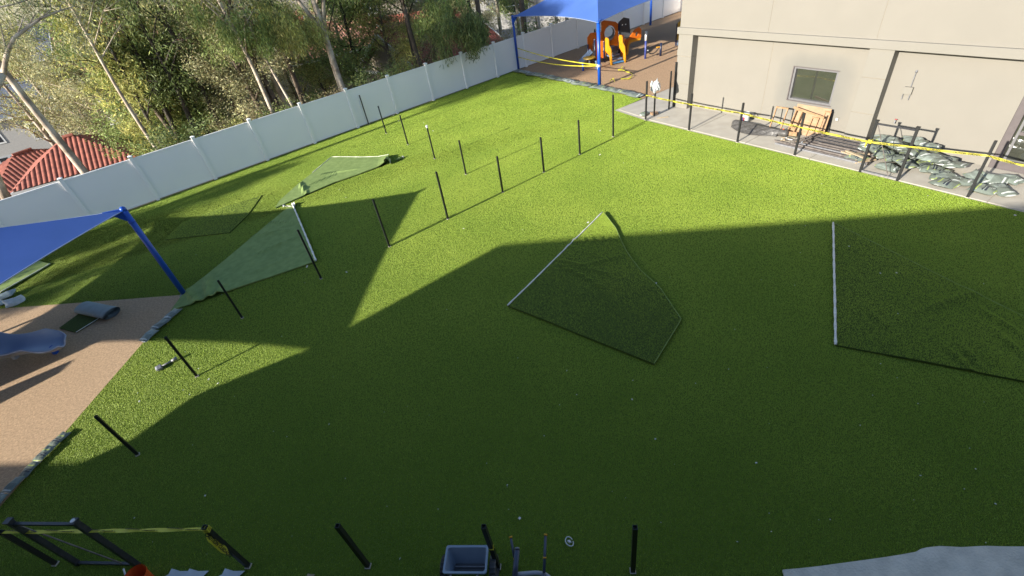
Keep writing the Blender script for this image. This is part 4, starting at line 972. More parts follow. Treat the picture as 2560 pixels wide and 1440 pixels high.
MB().tube([(sp2.x, sp2.y, 0), (sp2.x, sp2.y, .68)], .06, 12).build('post', M_navy, ps, smooth=True)
a_, b_ = Vector((sq.x + .08, sq.y, .42)), Vector((sp2.x - .05, sp2.y, .55))
mb = MB(); pts = [a_.lerp(b_, i / 12) - Vector((0, 0, .28 * 4 * (i / 12) * (1 - i / 12))) for i in range(13)]
mb.tube(pts, .03, 8); mb.build('hanging_seat', M_rubber, ps, smooth=True)
MB().box((a_.x + .03, a_.y, a_.z), (.12, .05, .05)).build('bracket', M_white, ps); MB().box((b_.x - .12, b_.y, b_.z - .05), (.2, .08, .05)).build('bracket', M_yellow, ps)
mb = MB(); mb.sheet(lambda u, v: Vector((-1.1 - .75 * u, 1.25 + .38 * (v - .5) * 2, .62 - .52 * u + .12 * abs(2 * v - 1)**2)), 8, 6); mb.build('chute', M_step, ps, smooth=True)
# stools
for px, py, h, r_, m, lab, c in ((1474, 165, .42, .36, M_ochre, 'round yellow-brown table on one leg beside the play structure', 'table'),):
    r = empty('round_table', g(px, py), 0, lab, c); MB().tube([(0, 0, 0), (0, 0, h)], .05, 10).build('leg', M_grey, r); MB().tube([(0, 0, h), (0, 0, h + .02), (0, 0, h + .06)], [r_ * .96, r_, r_ * .95], 28).build('tabletop', m, r, smooth=False)
for px, py, h, lab in ((1458, 177, .36, 'short blue stool post left of the far pole'), (1491, 173, .42, 'short pale blue stool post just left of the far pole'), (1477, 150, .5, 'dark stool post behind the round yellow table')):
    r = empty('stool', g(px, py), 0, lab, 'stool', 'small stool posts by the far sail'); MB().tube([(0, 0, 0), (0, 0, h)], .055, 12).build('stem', M_blue if px == 1458 else (M_step if px == 1491 else M_navy), r, smooth=True)
    MB().tube([(0, 0, h), (0, 0, h + .03)], [.075, .065], 12).build('seat', M_blue if px == 1458 else (M_step if px == 1491 else M_navy), r)
p = g(1700, 112); r = empty('play_station', p, .1, 'dim yellow play panel at the edge of the building far back', 'play panel')
vplate('panel', [(0, 0), (.6, 0), (.6, .95), (.3, 1.1), (0, .9)], [circ(.25, .6, .12, 12)], .06, M_ochre, Vector((-.25, 0, .3)), 0, r); MB().b2((-.2, -.05, 0), (.35, .05, .28)).build('base', M_step, r)
for x in (-.28, .38): MB().tube([(x, 0, 0), (x, 0, 1.2)], .04, 8).build('post', M_navy, r)

# ------------------------------------------------------------------ near slide at the left and an unseen play tower sized to cast shade bands
lip = g(152, 858, .30); left_ = g(0, 858, .55)
sdir = (left_ - lip); sdir.z = 0; sdir.normalize(); srz = math.atan2(sdir.y, sdir.x)
sl = empty('slide', Vector((lip.x, lip.y, 0)), srz, 'blue wavy slide with a pale grey underside coming in from the left', 'slide')
def prof(u):         # u metres from the lip
    z = .30 + .02 * math.sin(u * 2.2) if u < .3 else .30
    if u < 1.5: z = .28 + .05 * math.sin(u * 2.0) ** 2
    if u >= 1.5: z = .28 + .05 * math.sin(3.0) ** 2 + .42 * (u - 1.5) ** 1.25
    return z
def slide_fn(o, t=0.0):
    def f(u, v):
        x = u * 4.2; w = .37 * (1 if x > .35 else math.sqrt(max(.0, 1 - (1 - x / .35)**2)) * .75 + .25)
        a = (v - .5) * 2; lipz = (.05 * (1 - x / .35)) if x < .35 else 0
        wave = .22 + .06 * math.sin(x * 3.4 + 1.2) if x > .5 else .03 + .36 * x
        return Vector((x, a * (w + t), prof(x) - o + wave * abs(a)**3.0 - (.06 * (1 - abs(a)**2))))
    return f
mb = MB(); mb.sheet(slide_fn(0), 60, 16); mb.build('trough', M_slideb, sl, smooth=True)
mb = MB(); mb.sheet(slide_fn(.05, .03), 60, 16); mb.build('underside', M_slideg, sl, smooth=True)
mb = MB(); ff = slide_fn(.02, .015)
mb.tube([ff(1 - i / 60, 0) for i in range(61)] + [ff(0, j / 10) for j in range(1, 10)] + [ff(i / 60, 1) for i in range(61)], .022, 8); mb.build('rim', mat('slide_rim', (.38, .43, .58), .35), sl, smooth=True)
for x in (.35, 1.45): MB().b2((x - .05, -.05, 0), (x + .05, .05, prof(x) - .06)).build('leg', M_blue if x < 1 else M_slideg, sl, bevel=.005)
MB().tube([(2.0, .25, 0), (2.35, -.1, .45)], .045, 10).build('leg', M_blue, sl)
MB().tube([(4.2, .35, 0), (4.2, .35, 1.9)], .055, 10).build('upright', M_blue, sl); MB().tube([(4.2, -.35, 0), (4.2, -.35, 1.9)], .055, 10).build('upright', M_blue, sl)
tw = empty('play_tower', Vector((-17.6, 7.2, 0)), SUN_AZ - math.pi / 2, 'unseen blue and grey play tower at left that shades the brown surface', 'play structure')
for x in (-1.3, 1.3):
    for y in (-.6, .6): MB().tube([(x, y, 0), (x, y, 2.2)], .06, 10).build('upright', M_blue, tw)
MB().b2((-1.3, -.6, .95), (1.3, .6, 1.03)).build('deck', M_slate, tw)
vplate('panel', [(-1.28, 0), (1.28, 0), (1.28, 1.15), (.9, 1.25), (.2, 1.05), (-.5, 1.25), (-1.28, 1.2)], [], .05, M_slideg, Vector((0, .55, 1.04)), 0, tw)
vplate('panel', [(-1.28, 0), (1.28, 0), (1.28, .85), (-1.28, .8)], [], .05, M_blue, Vector((0, -.55, .1)), 0, tw)
vplate('shade_panel', [(0, 0), (.55, 0), (.7, .8), (.62, 1.5), (.42, 2.0), (.1, 2.1), (-.05, 1.2)], [circ(.3, 1.0, .09, 12)], .05, M_slideg, Vector((1.55, .5, .02)), 0, tw)  # added strip that casts the narrow band beside the tower's shade

# ------------------------------------------------------------------ near things at the bottom
# carpet kicker tool
a_, b_ = g(400, 924), g(446, 900); dk = b_ - a_; kr = math.atan2(dk.y, dk.x)
kk = empty('carpet_kicker', a_, kr, 'grey carpet kicker tool lying on sunlit turf beside a post', 'tool')
ln = dk.length
MB().box((.02, 0, .05), (.10, .17, .07)).build('head', M_grey, kk, bevel=.015); MB().tube([(.05, 0, .055), (ln * .75, 0, .06)], .024, 10).build('shaft', M_grey, kk, smooth=True)
MB().tube([(ln * .7, 0, .06), (ln, 0, .07)], [.03, .045], 12).build('pad', M_grey, kk, smooth=True); MB().box((-.04, 0, .06), (.04, .14, .05)).build('pad', M_white, kk, bevel=.01)
# drop spreader
A_, B_ = g(1115, 1401, .42), g(1218, 1401, .42); cx = (A_ + B_) / 2; sr = math.atan2((B_ - A_).y, (B_ - A_).x); wd_ = (B_ - A_).length
spd = empty('seed_spreader', Vector((cx.x, cx.y, 0)), sr, 'pale grey hopper spreader with two ribbed wheels at the bottom edge', 'spreader')
W2 = wd_ / 2; D2 = .17; zt, zb = .46, .16
mb = MB()
def ringr(w, d, z, r_=.03, n=4):
    out = []
    for cxs, cys, a0 in ((1, 1, 0), (-1, 1, 90), (-1, -1, 180), (1, -1, 270)):
        for k2 in range(n + 1):
            a = math.radians(a0 + 90 * k2 / n); out.append(Vector((cxs * (w - r_) + r_ * math.cos(a), cys * (d - r_) + r_ * math.sin(a), z)))
    return out
rings = [ringr(W2 - .07, .045, zb), ringr(W2 - .02, D2 - .03, zt - .03), ringr(W2 - .015, D2 - .02, zt), ringr(W2 + .012, D2 + .008, zt + .004), ringr(W2 + .014, D2 + .01, zt - .02), ringr(W2 - .0, D2 - .012, zt - .035), ringr(W2 - .055, .06, zb - .015)]
k = len(rings[0]); vs = [v for r_ in rings for v in r_]; fs = []
for j in range(len(rings) - 1):
    for i in range(k): fs.append((j * k + i, j * k + (i + 1) % k, (j + 1) * k + (i + 1) % k, (j + 1) * k + i))
fs.append(tuple(range(k)))
mb.add(vs, fs); mb.build('hopper', M_hop, spd, smooth=False)
MB().tube([(-W2 + .08, 0, zb + .06), (W2 - .06, 0, zb + .06)], .010, 8).build('agitator', M_grey, spd)
MB().b2((-W2 + .08, -.05, zb + .02), (W2 - .08, .05, zb + .03)).build('hopper_floor', M_slate, spd)
for sx in (-1, 1):
    x = sx * (W2 + .055); wr = .17
    mb = MB(); nseg = 36; prof_ = [(-.045, wr * .80), (-.045, wr * .96), (-.03, wr), (.03, wr), (.045, wr * .96), (.045, wr * .80)]
    vs = []; 
    for i in range(nseg):
        a = 2 * math.pi * i / nseg; k_ = 1.0 if i % 2 else .955
        for (dx, rr) in prof_: vs.append((x + dx, rr * k_ * math.cos(a) if rr > wr * .9 else rr * math.cos(a), wr + (rr * k_ if rr > wr * .9 else rr) * math.sin(a)))
    P_ = len(prof_); fs = [(i * P_ + j, i * P_ + (j + 1) % P_, ((i + 1) % nseg) * P_ + (j + 1) % P_, ((i + 1) % nseg) * P_ + j) for i in range(nseg) for j in range(P_)]
    mb.add(vs, fs); wh = mb.build('wheel', M_rubber if sx < 0 else mat('grey_tyre', (.10, .10, .105), .6), spd)
    MB().tube([(x - .02, 0, wr), (x + .02, 0, wr)], wr * .80, 20).build('hub', M_slate, wh)
for sx in (-1, 1):
    x = sx * (W2 - .10); MB().tube([(x, -D2 + .01, .40), (x * .9, -D2 - .15, .62), (x * .3, -.95, 1.0)], .012, 8).build('handle_bar', M_grey, spd, smooth=True)
MB().tube([(-.20, -.95, 1.0), (.20, -.95, 1.0)], .016, 8).build('grip', M_rubber, spd)
# wheelbarrow, mostly below the picture
hA0, hA1 = g(1277, 1344, .62), g(1284, 1378, .55); hB0, hB1 = g(1364, 1338, .62), g(1360, 1432, .45)
wbp = g(1320, 1470); wb = empty('wheelbarrow', wbp, 0, 'dark wheelbarrow with yellow-ringed handles pointing up at the bottom edge', 'wheelbarrow')
wo = Vector(wb.location)
def wt(a, b, r_, nm, m): MB().tube([a - wo, b - wo], r_, 10).build(nm, m, wb, smooth=True)
M_handle = mat('blue_grey_steel', (.06, .075, .12), .4)
wt(hA0, g(1287, 1400, .5), .017, 'handle', M_handle); wt(hB0, hB1, .019, 'handle', M_handle)
wt(hB1, g(1358, 1475, .35), .019, 'handle', M_handle)
for c_, n_ in ((hA0, (hA0 - hA1)), (hB0, (hB0 - hB1))):
    n_ = n_.normalized(); wt(c_ - n_ * .005, c_ + n_ * .018, .023, 'grip_ring', M_yellow)
    c2_ = c_ - n_ * (.26 if c_ is hA0 else .27); wt(c2_, c2_ + n_ * .018, .025, 'grip_ring', M_yellow)
wt(g(1293, 1375, .60), g(1284, 1470, .35), .036, 'frame_tube', M_handle)
wt(g(1293, 1374, .60), g(1293, 1370, .60), .033, 'tube_plug', M_grey)
ty = [g(1288, 1436, .40), g(1340, 1432, .40), g(1360, 1434, .40), g(1376, 1445, .38), g(1382, 1475, .3)]
MB().tube([p_ - wo for p_ in resample(ty, 14)], .028, 10).build('tray_rim', M_slideg, wb, smooth=True)
mb = MB(); mb.prism([((p_ - wo).x, (p_ - wo).y) for p_ in [g(1290, 1440, .3), g(1372, 1446, .3), g(1382, 1500, .3), g(1280, 1500, .3)]][::-1], .10, .30); mb.build('tray', M_slideg, wb)
MB().tube([(.0, -.45, .16), (.07, -.45, .16)], .16, 20).build('wheel', M_rubber, wb)
# orange bucket
ob_ = g(336, 1440, .33); bk_ = empty('bucket', Vector((ob_.x, ob_.y, 0)), 0, 'bright orange bucket cut off by the bottom edge under the gate frame', 'bucket')
MB().tube([(0, 0, 0), (0, 0, .30), (0, 0, .33)], [.12, .15, .155], 24, cap=False).build('pail', M_bucket, bk_, smooth=True)
MB().tube([(0, 0, .315), (0, 0, .335)], .163, 24, cap=False).build('rim', M_bucket, bk_, smooth=True)
MB().tube([(0, 0, .10), (0, 0, .11)], .125, 24).build('contents', M_bucket, bk_)
MB().tube([(-.155, .02, .30), (-.21, .10, .33), (-.23, .13, .34)], .012, 6).build('handle', M_white, bk_)
# torn paper at bottom
pr_ = random.Random(5)
for i, (px, lab) in enumerate(((440, 'torn white paper scrap right of the orange bucket'), (485, 'jagged white paper scrap, middle of the lower left ones'), (575, 'torn white paper scrap under the dangling tape'), (775, 'small cream scrap at the bottom edge left of the spreader'))):
    r = g(px, 1441, .03); n_ = 9; ra = .20 if px < 700 else .07
    pts = [(ra * (1 if k2 % 2 else .55) * math.cos(2 * math.pi * k2 / n_) * 1.3, .6 * ra * (1 if k2 % 2 else .6) * math.sin(2 * math.pi * k2 / n_)) for k2 in range(n_)]
    mb = MB(); mb.prism(pts, .0, .006); o = mb.build('paper_scrap', M_paper if px < 700 else M_pale); o.location = r; o.rotation_euler = (.08, .06, -.15); tag(o, lab, 'paper scrap')
# little litter on the lawn
lr = random.Random(11); mb = MB()
spots = [(769, 671), (868, 684), (517, 1243), (352, 1007), (1424, 1358), (866, 497), (1456, 638), (1638, 1102), (1640, 713), (2199, 688), (2239, 687), (2535, 543), (1300, 1300), (997, 305), (985, 291), (525, 952), (548, 962), (1160, 575), (1889, 1162), (1060, 310), (1083, 330), (1500, 390), (1500, 330), (1470, 560), (1580, 1003), (2120, 620), (2240, 790), (770, 668)]
spots += [(lr.uniform(300, 2500), lr.uniform(260, 1400)) for _ in range(110)]
for i, (px, py) in enumerate(spots):
    p = g(px, py); 
    if not in_poly(np.array([p.x]), np.array([p.y]), T_)[0]: continue
    s_ = lr.uniform(.018, .035) if i < 28 else lr.uniform(.006, .014)
    mb.box((p.x, p.y, .055 if i < 28 else .04), (s_ * lr.uniform(1, 2.2), s_, s_ * .5), Euler((lr.uniform(-.5, .5), lr.uniform(-.5, .5), lr.uniform(0, 6))).to_matrix())
o = mb.build('litter', M_white); tag(o, 'tiny pale crumbs and leaves scattered over the lawn', 'litter', kind='stuff')
p = g(1424, 1358); r = empty('cable_tie', p, .4, 'white looped plastic tie on dark turf left of the lone post', 'plastic tie')
MB().tube([(.05 * math.cos(a_ / 2), .07 * math.sin(a_ / 2), .05 + .01 * math.sin(a_)) for a_ in range(13)], .008, 6).build('loop', M_white, r)

# ------------------------------------------------------------------ trees
def finish_leaves(name, V, tint, m):
    N = len(V); me = bpy.data.meshes.new(name)
    me.vertices.add(N * 4); me.vertices.foreach_set('co', V.ravel())
    me.loops.add(N * 4); me.loops.foreach_set('vertex_index', np.arange(N * 4, dtype=np.int32))
    me.polygons.add(N); me.polygons.foreach_set('loop_start', np.arange(0, N * 4, 4, dtype=np.int32)); me.update()
    ca = me.color_attributes.new('tint', 'FLOAT_COLOR', 'CORNER')
    col = np.ones((N, 4, 4)); col[:, :, :3] = tint[:, None, :]; ca.data.foreach_set('color', col.ravel())
    me.materials.append(m); return me
def keep_behind(V, tint, origin, zmin=2.5):
    c = V.mean(1); v = (c[:, 0] + origin[0] - FA.x) * FN.x + (c[:, 1] + origin[1] - FA.y) * FN.y
    k = (v > .35) | (c[:, 2] + origin[2] > zmin + 1.2); return V[k], tint[k]
def leaves_at(r, centers, radii, per, ll, lw, droop):
    """narrow drooping leaves in clumps; centers (K,3), radii (K,3)"""
    K = len(centers); idx = np.repeat(np.arange(K), per); N = len(idx)
    u = r.normal(0, 1, (N, 3)); u /= np.linalg.norm(u, axis=1)[:, None]; rad = r.uniform(0, 1, N)**.45
    P = centers[idx] + u * rad[:, None] * radii[idx]
    d = r.normal(0, 1, (N, 3)); d[:, 2] = d[:, 2] * .6 - droop; d /= np.linalg.norm(d, axis=1)[:, None]
    s = np.cross(d, r.normal(0, 1, (N, 3))); s /= np.linalg.norm(s, axis=1)[:, None]
    l = ll * r.uniform(.6, 1.4, N)[:, None]; w = lw * r.uniform(.6, 1.3, N)[:, None]
    V = np.stack([P, P + d * l * .5 + s * w * .5, P + d * l, P + d * l * .5 - s * w * .5], 1)
    t = r.uniform(.5, 1.45, N); ct = r.uniform(.8, 1.2, K)[idx]
    tint = np.stack([t * ct * r.uniform(.9, 1.15, N), t * ct, t * ct * r.uniform(.8, 1.1, N)], 1)
    return V, tint
def limb_tree(seed, h, r0, crown0, spread, nl, fork=0, bend=.06):
    """returns (MB trunk+limbs, tips list)"""
    r = random.Random(seed); mb = MB(); tips = []
    dx, dy = r.uniform(-1, 1) * bend, r.uniform(-1, 1) * bend
    path = []; n = 9
    for i in range(n + 1):
        u = i / n; path.append(Vector((dx * h * u + .12 * math.sin(u * 5 + seed), dy * h * u + .12 * math.cos(u * 4 + seed * 2) - .12, h * u * .92)))
    mb.tube(path, [r0 * (1 - .78 * (i / n)**.9) * (1.25 if i == 0 else 1) for i in range(n + 1)], 8)
    for k in range(nl):
        t = crown0 + (1 - crown0) * (k + .3) / nl; i = min(n - 1, int(t * n)); b = path[i].lerp(path[i + 1], t * n - i)
        a = r.uniform(0, 6.28); ln = spread * r.uniform(.6, 1.1) * (1.15 - .6 * (t - crown0) / (1 - crown0))
        e1 = b + Vector((math.cos(a) * ln * .5, math.sin(a) * ln * .5, ln * r.uniform(.25, .55)))
        e2 = e1 + Vector((math.cos(a + r.uniform(-.5, .5)) * ln * .5, math.sin(a + r.uniform(-.5, .5)) * ln * .5, ln * r.uniform(.05, .4)))
        rr = r0 * (1 - .7 * t) * .5
        mb.tube([b, b.lerp(e1, .5) + Vector((0, 0, -.04 * ln)), e1, e2], [rr, rr * .75, rr * .5, rr * .18], 6)
        tips += [e1, e2, b.lerp(e1, .6), (e1 + e2) / 2]
        for _ in range(2):
            a2 = a + r.uniform(-1.2, 1.2); e3 = e1 + Vector((math.cos(a2) * ln * .4, math.sin(a2) * ln * .4, ln * r.uniform(-.1, .35)))
            mb.tube([e1, e3], [rr * .35, rr * .12], 5); tips.append(e3)
    tips.append(path[-1])
    return mb, tips
def make_proto(seed, h, r0, crown0, spread, nl, clump, per, ll, lw, droop, leafm, extra=0):
    mb, tips = limb_tree(seed, h, r0, crown0, spread, nl)
    r = np.random.default_rng(seed); T = np.array([list(t) for t in tips])
    if extra:
        J = T[r.integers(0, len(T), extra)] + r.normal(0, clump * .9, (extra, 3)); T = np.concatenate([T, J])
    rad = np.stack([r.uniform(.6, 1.2, len(T)) * clump] * 3, 1); rad[:, 2] *= 1.15 if droop > .6 else .8
    V, tint = leaves_at(r, T, rad, per, ll, lw, droop)
    return mb, finish_leaves('crown', V, tint, leafm)
P = {}
def proto(key, *a, bark=M_bark, **k):
    mb, cr = make_proto(*a, **k); P[key] = (mb.mesh('trunk', bark, smooth=True), cr, a[1])
proto('gum', 11, 12, .22, .38, 2.6, 12, .70, 100, .24, .050, 1.1, LV['olive'], 40, bark=M_bark)
proto('gum2', 12, 12, .20, .30, 2.3, 12, .65, 105, .22, .050, 1.0, LV['mid'], 40, bark=M_bark)
proto('wattle', 13, 9, .16, .18, 2.6, 14, .80, 170, .13, .045, .3, LV['grey'], 40, bark=M_bark2)
proto('yellow', 14, 10, .16, .2, 2.4, 13, .72, 130, .20, .050, .9, LV['yellow'], 40, bark=M_bark2)
proto('dark', 15, 10, .18, .15, 2.7, 15, .80, 150, .14, .060, .2, LV['dark'], 50, bark=M_bark3)
proto('mid', 16, 9, .16, .15, 2.6, 14, .80, 150, .13, .060, .2, LV['mid'], 50, bark=M_bark3)
proto('sparse', 17, 12, .20, .35, 3.0, 10, .55, 60, .20, .045, .9, LV['grey'], 10, bark=M_bark)
proto('straw', 18, 7, .12, .2, 2.0, 10, .7, 160, .12, .04, .3, LV['straw'], 20, bark=M_bark2)
DESC = {'gum': 'olive drooping gum tree', 'gum2': 'green drooping gum tree', 'wattle': 'pale grey-green bushy tree', 'yellow': 'yellow-green weeping tree', 'dark': 'dark dense tree', 'mid': 'mid green leafy tree', 'sparse': 'thin-crowned gum tree with pale trunk', 'straw': 'straw-coloured dry shrub tree'}
panel_words = ['far left of the fence'] 
def panel_of(x, y):
    # fence bay in front of a point, seen from the camera: walk the line of sight
    den = x * FN.x + y * FN.y; t = (FA.x * FN.x + FA.y * FN.y) / den
    q = Vector((x * t, y * t, 0)); return int(math.floor((q - FA).dot(FU) / sp_))
def tree(key, x, y, scale, rz, row, group=None):
    tm, cm, h = P[key]
    r = bpy.data.objects.new('tree', None); C.objects.link(r); r.location = (x, y, hill(x, y) - .1); r.rotation_euler = (0, 0, rz); r.scale = (scale, scale, scale)
    a = bpy.data.objects.new('trunk', tm); C.objects.link(a); a.parent = r
    b = bpy.data.objects.new('crown', cm); C.objects.link(b); b.parent = r
    k = panel_of(x, y); k = max(0, k + 1)
    lab = f'{DESC[key]} {row} behind fence panel {ordn[min(k, 23)]}'
    tag(r, uniq(lab, ['taller', 'leaning', 'shorter', 'half hidden', 'with a thin top', 'deep in the gap']), 'tree', group or 'trees on the slope beyond the fence')
    return r
def beyond(px, py, v):
    """point on the line of sight of a pixel, v metres beyond the fence line"""
    d = ray(px, py); den = d[0] * FN.x + d[1] * FN.y; t = (FA.x * FN.x + FA.y * FN.y + v) / den
    return Vector((d[0] * t, d[1] * t, 0))

# hero trees: trunks seen just behind the fence
hero = [  # px,py where the trunk meets the fence top, v, radius, height, bark, label, leaning, limbs, leaves
 (208, 432, 2.6, .17, 13, M_bark, 'leaning pale brown gum trunk in front of the red tiled roof', (.0, 0), 'mid', 0.62),
 (392, 372, 5.0, .10, 12, M_bark, 'thin pale gum trunk left of the dark trunks', (0, 0), 'dark', .5),
 (410, 366, 8.0, .13, 10, M_bark3, 'dark straight trunk close to the thin pale gum', (.02, 0), 'dark', .35),
 (862, 226, 2.2, .20, 12, M_bark, 'big forked gum with a smooth cream trunk, middle of the fence', (-.02, 0), 'gum', .48),
 (686, 284, 3.0, .12, 11, M_bark, 'slender white gum trunk left of the forked gum', (-.03, 0), 'gum2', .42),
 (700, 280, 5.5, .18, 12, M_bark2, 'brown trunk behind the slender white gum', (-.04, 0), 'gum', .42),
 (738, 268, 3.4, .09, 9, M_bark, 'thin crooked pale trunk between the white gum and the forked gum', (-.08, 0), 'wattle', .6),
 (856, 228, 3.2, .10, 11, M_bark3, 'dark thin trunk hard by the forked gum', (.03, 0), 'mid', .4),
 (1058, 168, 2.8, .17, 11, M_bark2, 'grey-brown gum trunk left of the foliage hanging over the fence', (-.05, 0), 'gum2', .40),
 (1046, 170, 4.0, .12, 10, M_bark3, 'nearly black trunk beside the grey-brown gum', (-.02, 0), 'dark', .45),
 (1212, 116, 2.6, .20, 12, M_bark2, 'thick dark gum trunk right of the hanging foliage', (-.02, 0), 'gum', .42),
 (1192, 122, 5.0, .15, 12, M_bark3, 'second dark trunk just left of the thick dark gum', (-.02, 0), 'mid', .5),
 (1310, 85, 3.0, .22, 13, M_bark2, 'thick brown trunk seen under the far sail', (0, 0), 'gum', .5),
 (1346, 75, 2.4, .13, 12, M_bark, 'smooth white trunk under the far sail', (0, 0), 'gum2', .55),
 (1392, 58, 4.0, .12, 11, M_bark, 'pale trunk at the right under the far sail', (0, 0), 'sparse', .5),
 (448, 345, 9.0, .16, 10, M_bark3, 'dark bare trunk in the shade left of the bright yellow shrub', (.03, 0), 'dark', .4),
 (488, 338, 8.0, .17, 10, M_bark3, 'dark bare trunk right above the bright yellow shrub', (.05, 0), 'dark', .4),
 (545, 322, 8.0, .15, 10, M_bark3, 'dark trunk right of the bright yellow shrub', (.04, 0), 'dark', .4),
]
hs = 100
for (px, py, v, r0, h, bark, lab, ln_, key, c0) in hero:
    p = beyond(px, py, v); hs += 1
    r = empty('gum_tree', Vector((p.x, p.y, hill(p.x, p.y) - .1)), 0, lab, 'tree', 'gum trees just behind the fence')
    base_z = r.location.z
    rr = random.Random(hs)
    # lean expressed across the line of sight
    fwd = Vector((p.x, p.y, 0)).normalized(); rgt = Vector((fwd.y, -fwd.x, 0)); lean = rgt * ln_[0]
    mb = MB(); n = 12; path = []
    for i in range(n + 1):
        u = i / n; path.append(lean * (h * u) + Vector((.07 * math.sin(u * 8 + hs), .07 * math.cos(u * 7 + hs), h * u)))
    mb.tube(path, [r0 * (1.3 if i == 0 else 1) * (1 - .72 * (i / n)) for i in range(n + 1)], 10)
    tips = []
    nl = 12
    for k in range(nl):
        t = c0 + (1 - c0) * (k + .2) / nl; i = min(n - 1, int(t * n)); b = path[i].lerp(path[i + 1], t * n - i)
        a = rr.uniform(0, 6.28); ll = rr.uniform(1.4, 2.8)
        e1 = b + Vector((math.cos(a) * ll * .5, math.sin(a) * ll * .5, ll * rr.uniform(.3, .7))); e2 = e1 + Vector((math.cos(a + .4) * ll * .6, math.sin(a + .4) * ll * .6, ll * rr.uniform(0, .4)))
        q = r0 * .42 * (1 - .5 * t)
        mb.tube([b, e1, e2], [q, q * .6, q * .2], 7)
        tips += [e1, e2, (e1 + e2) / 2]
        for _ in range(2):
            a2 = a + rr.uniform(-1.3, 1.3); e3 = e1 + Vector((math.cos(a2) * ll * .5, math.sin(a2) * ll * .5, ll * rr.uniform(-.1, .4))); mb.tube([e1, e3], [q * .45, q * .12], 5); tips.append(e3)
    if px == 862:      # the big fork
        b = path[5]
        for sx, hh_ in ((-1, 3.6), (.75, 4.2), (.1, 3.9)):
            e1 = b + rgt * sx * .7 + Vector((0, 0, 1.3)); e2 = b + rgt * sx * 1.5 + Vector((0, 0, hh_)); mb.tube([b - Vector((0, 0, .3)), e1, e2], [.12, .09, .04], 8); tips += [e2, (e1 + e2) / 2]
    mb.build('trunk', bark, r, smooth=True)
    g_ = np.random.default_rng(hs); T = np.array([list(t_) for t_ in tips])
    lm = {'mid': 'mid', 'dark': 'dark', 'gum': 'olive', 'gum2': 'mid', 'wattle': 'grey', 'sparse': 'grey'}[key]
    rad = np.stack([g_.uniform(.5, .95, len(T))] * 3, 1); rad[:, 2] *= 1.2
    V, tint = leaves_at(g_, T, rad, 48 if lm in ('dark', 'mid') else 62, .22, .045, 1.0); V, tint = keep_behind(V, tint, r.location)
    link('crown', finish_leaves('crown', V, tint, LV[lm]), None, r)
# foliage bough hanging over the fence
for (px, py, v, zc, rad_, lm, lab, n_) in ((1150, 95, -.2, 2.9, 1.5, 'dark', 'dark drooping bough hanging over the white fence', 26), (1120, 40, 1.2, 4.3, 1.6, 'mid', 'bright drooping gum foliage above the hanging bough', 22), (620, 70, 3.0, 4.6, 1.9, 'mid', 'big sunlit drooping gum bough, upper middle', 30), (720, 70, 2.5, 4.4, 1.5, 'yellow', 'golden-tipped drooping bough near the forked gum', 16)):
    q = beyond(px, py, v); t_ = (q.x**2 + q.y**2)**.5; d = ray(px, py); zz = CH + d[2] * t_ / math.hypot(d[0], d[1])
    base = q + FN * 2.5; bz = hill(base.x, base.y)
    r = empty('gum_tree', Vector((base.x, base.y, bz)), 0, lab, 'tree', 'gum trees just behind the fence')
    g_ = np.random.default_rng(int(px)); c = Vector((q.x - base.x, q.y - base.y, zz - bz))
    mb = MB(); mb.tube([(0, 0, 0), (.1, 0, c.z * .6), (c.x * .3, c.y * .3, c.z + .6), (c.x * .6, c.y * .6, c.z + 1.3)], [.16, .13, .10, .05], 8)
    T = []
    for k in range(n_):
        a = g_.uniform(0, 6.28); rr_ = g_.uniform(.1, 1)**.6 * rad_; T.append([c.x + math.cos(a) * rr_, c.y + math.sin(a) * rr_, c.z + g_.uniform(-.7, .9)])
        if k % 3 == 0: mb.tube([Vector((c.x * .45, c.y * .45, c.z + 1.0)), Vector(T[-1]) + Vector((0, 0, .3))], [.035, .01], 5)
    mb.build('trunk', M_bark2, r, smooth=True)
    T = np.array(T); rad = np.stack([g_.uniform(.35, .6, len(T))] * 3, 1); rad[:, 2] *= 1.5
    V, tint = leaves_at(g_, T, rad, 330, .20, .034, 1.8)
    link('crown', finish_leaves('crown', V, tint, LV[lm]), None, r)
# top-left branch tree: bare arching limbs with thin foliage
p = beyond(10, 200, 1.2); r = empty('gum_tree', Vector((p.x, p.y, hill(p.x, p.y))), 0, 'bare arching gum branches in the upper left corner', 'tree', 'gum trees just behind the fence')
D_ = math.hypot(p.x, p.y)
def at(px, py, dd=0): q = at_dist(px, py, D_ + dd); return q - Vector(r.location)
mb = MB()
mb.tube([Vector((-2.6, -1.2, 0)), at(-60, 330), at(-20, 240), at(8, 185)], [.15, .13, .12, .10], 9)
mb.tube([at(8, 185), at(18, 130), at(35, 95), at(70, 68), at(102, 46), at(140, 30), at(185, 16)], [.075, .07, .06, .052, .042, .03, .012], 8)
mb.tube([at(8, 185), at(14, 150), at(14, 120), at(3, 70), at(-8, 40)], [.05, .04, .03, .02, .01], 7)
mb.tube([at(70, 68), at(88, 35), at(70, 10)], [.03, .02, .008], 6); mb.tube([at(102, 46), at(128, 24), at(124, -8)], [.03, .02, .01], 6)
mb.tube([at(45, 82), at(55, 55), at(60, 40)], [.03, .018, .008], 6); mb.tube([at(150, 28), at(152, 12), at(160, 5)], [.016, .012, .006], 6); mb.tube([at(-10, 20), at(30, 12), at(70, 0)], [.03, .025, .02], 6)
mb.build('trunk', M_bark, r, smooth=True)
g_ = np.random.default_rng(77); T = np.array([list(at(g_.uniform(-60, 260), g_.uniform(-60, 150), g_.uniform(-1, 2.5))) for _ in range(40)])
V, tint = leaves_at(g_, T, np.full((40, 3), .55), 75, .2, .035, 1.0); V, tint = keep_behind(V, tint, r.location, 90); link('crown', finish_leaves('crown', V, tint, LV['grey']), None, r)

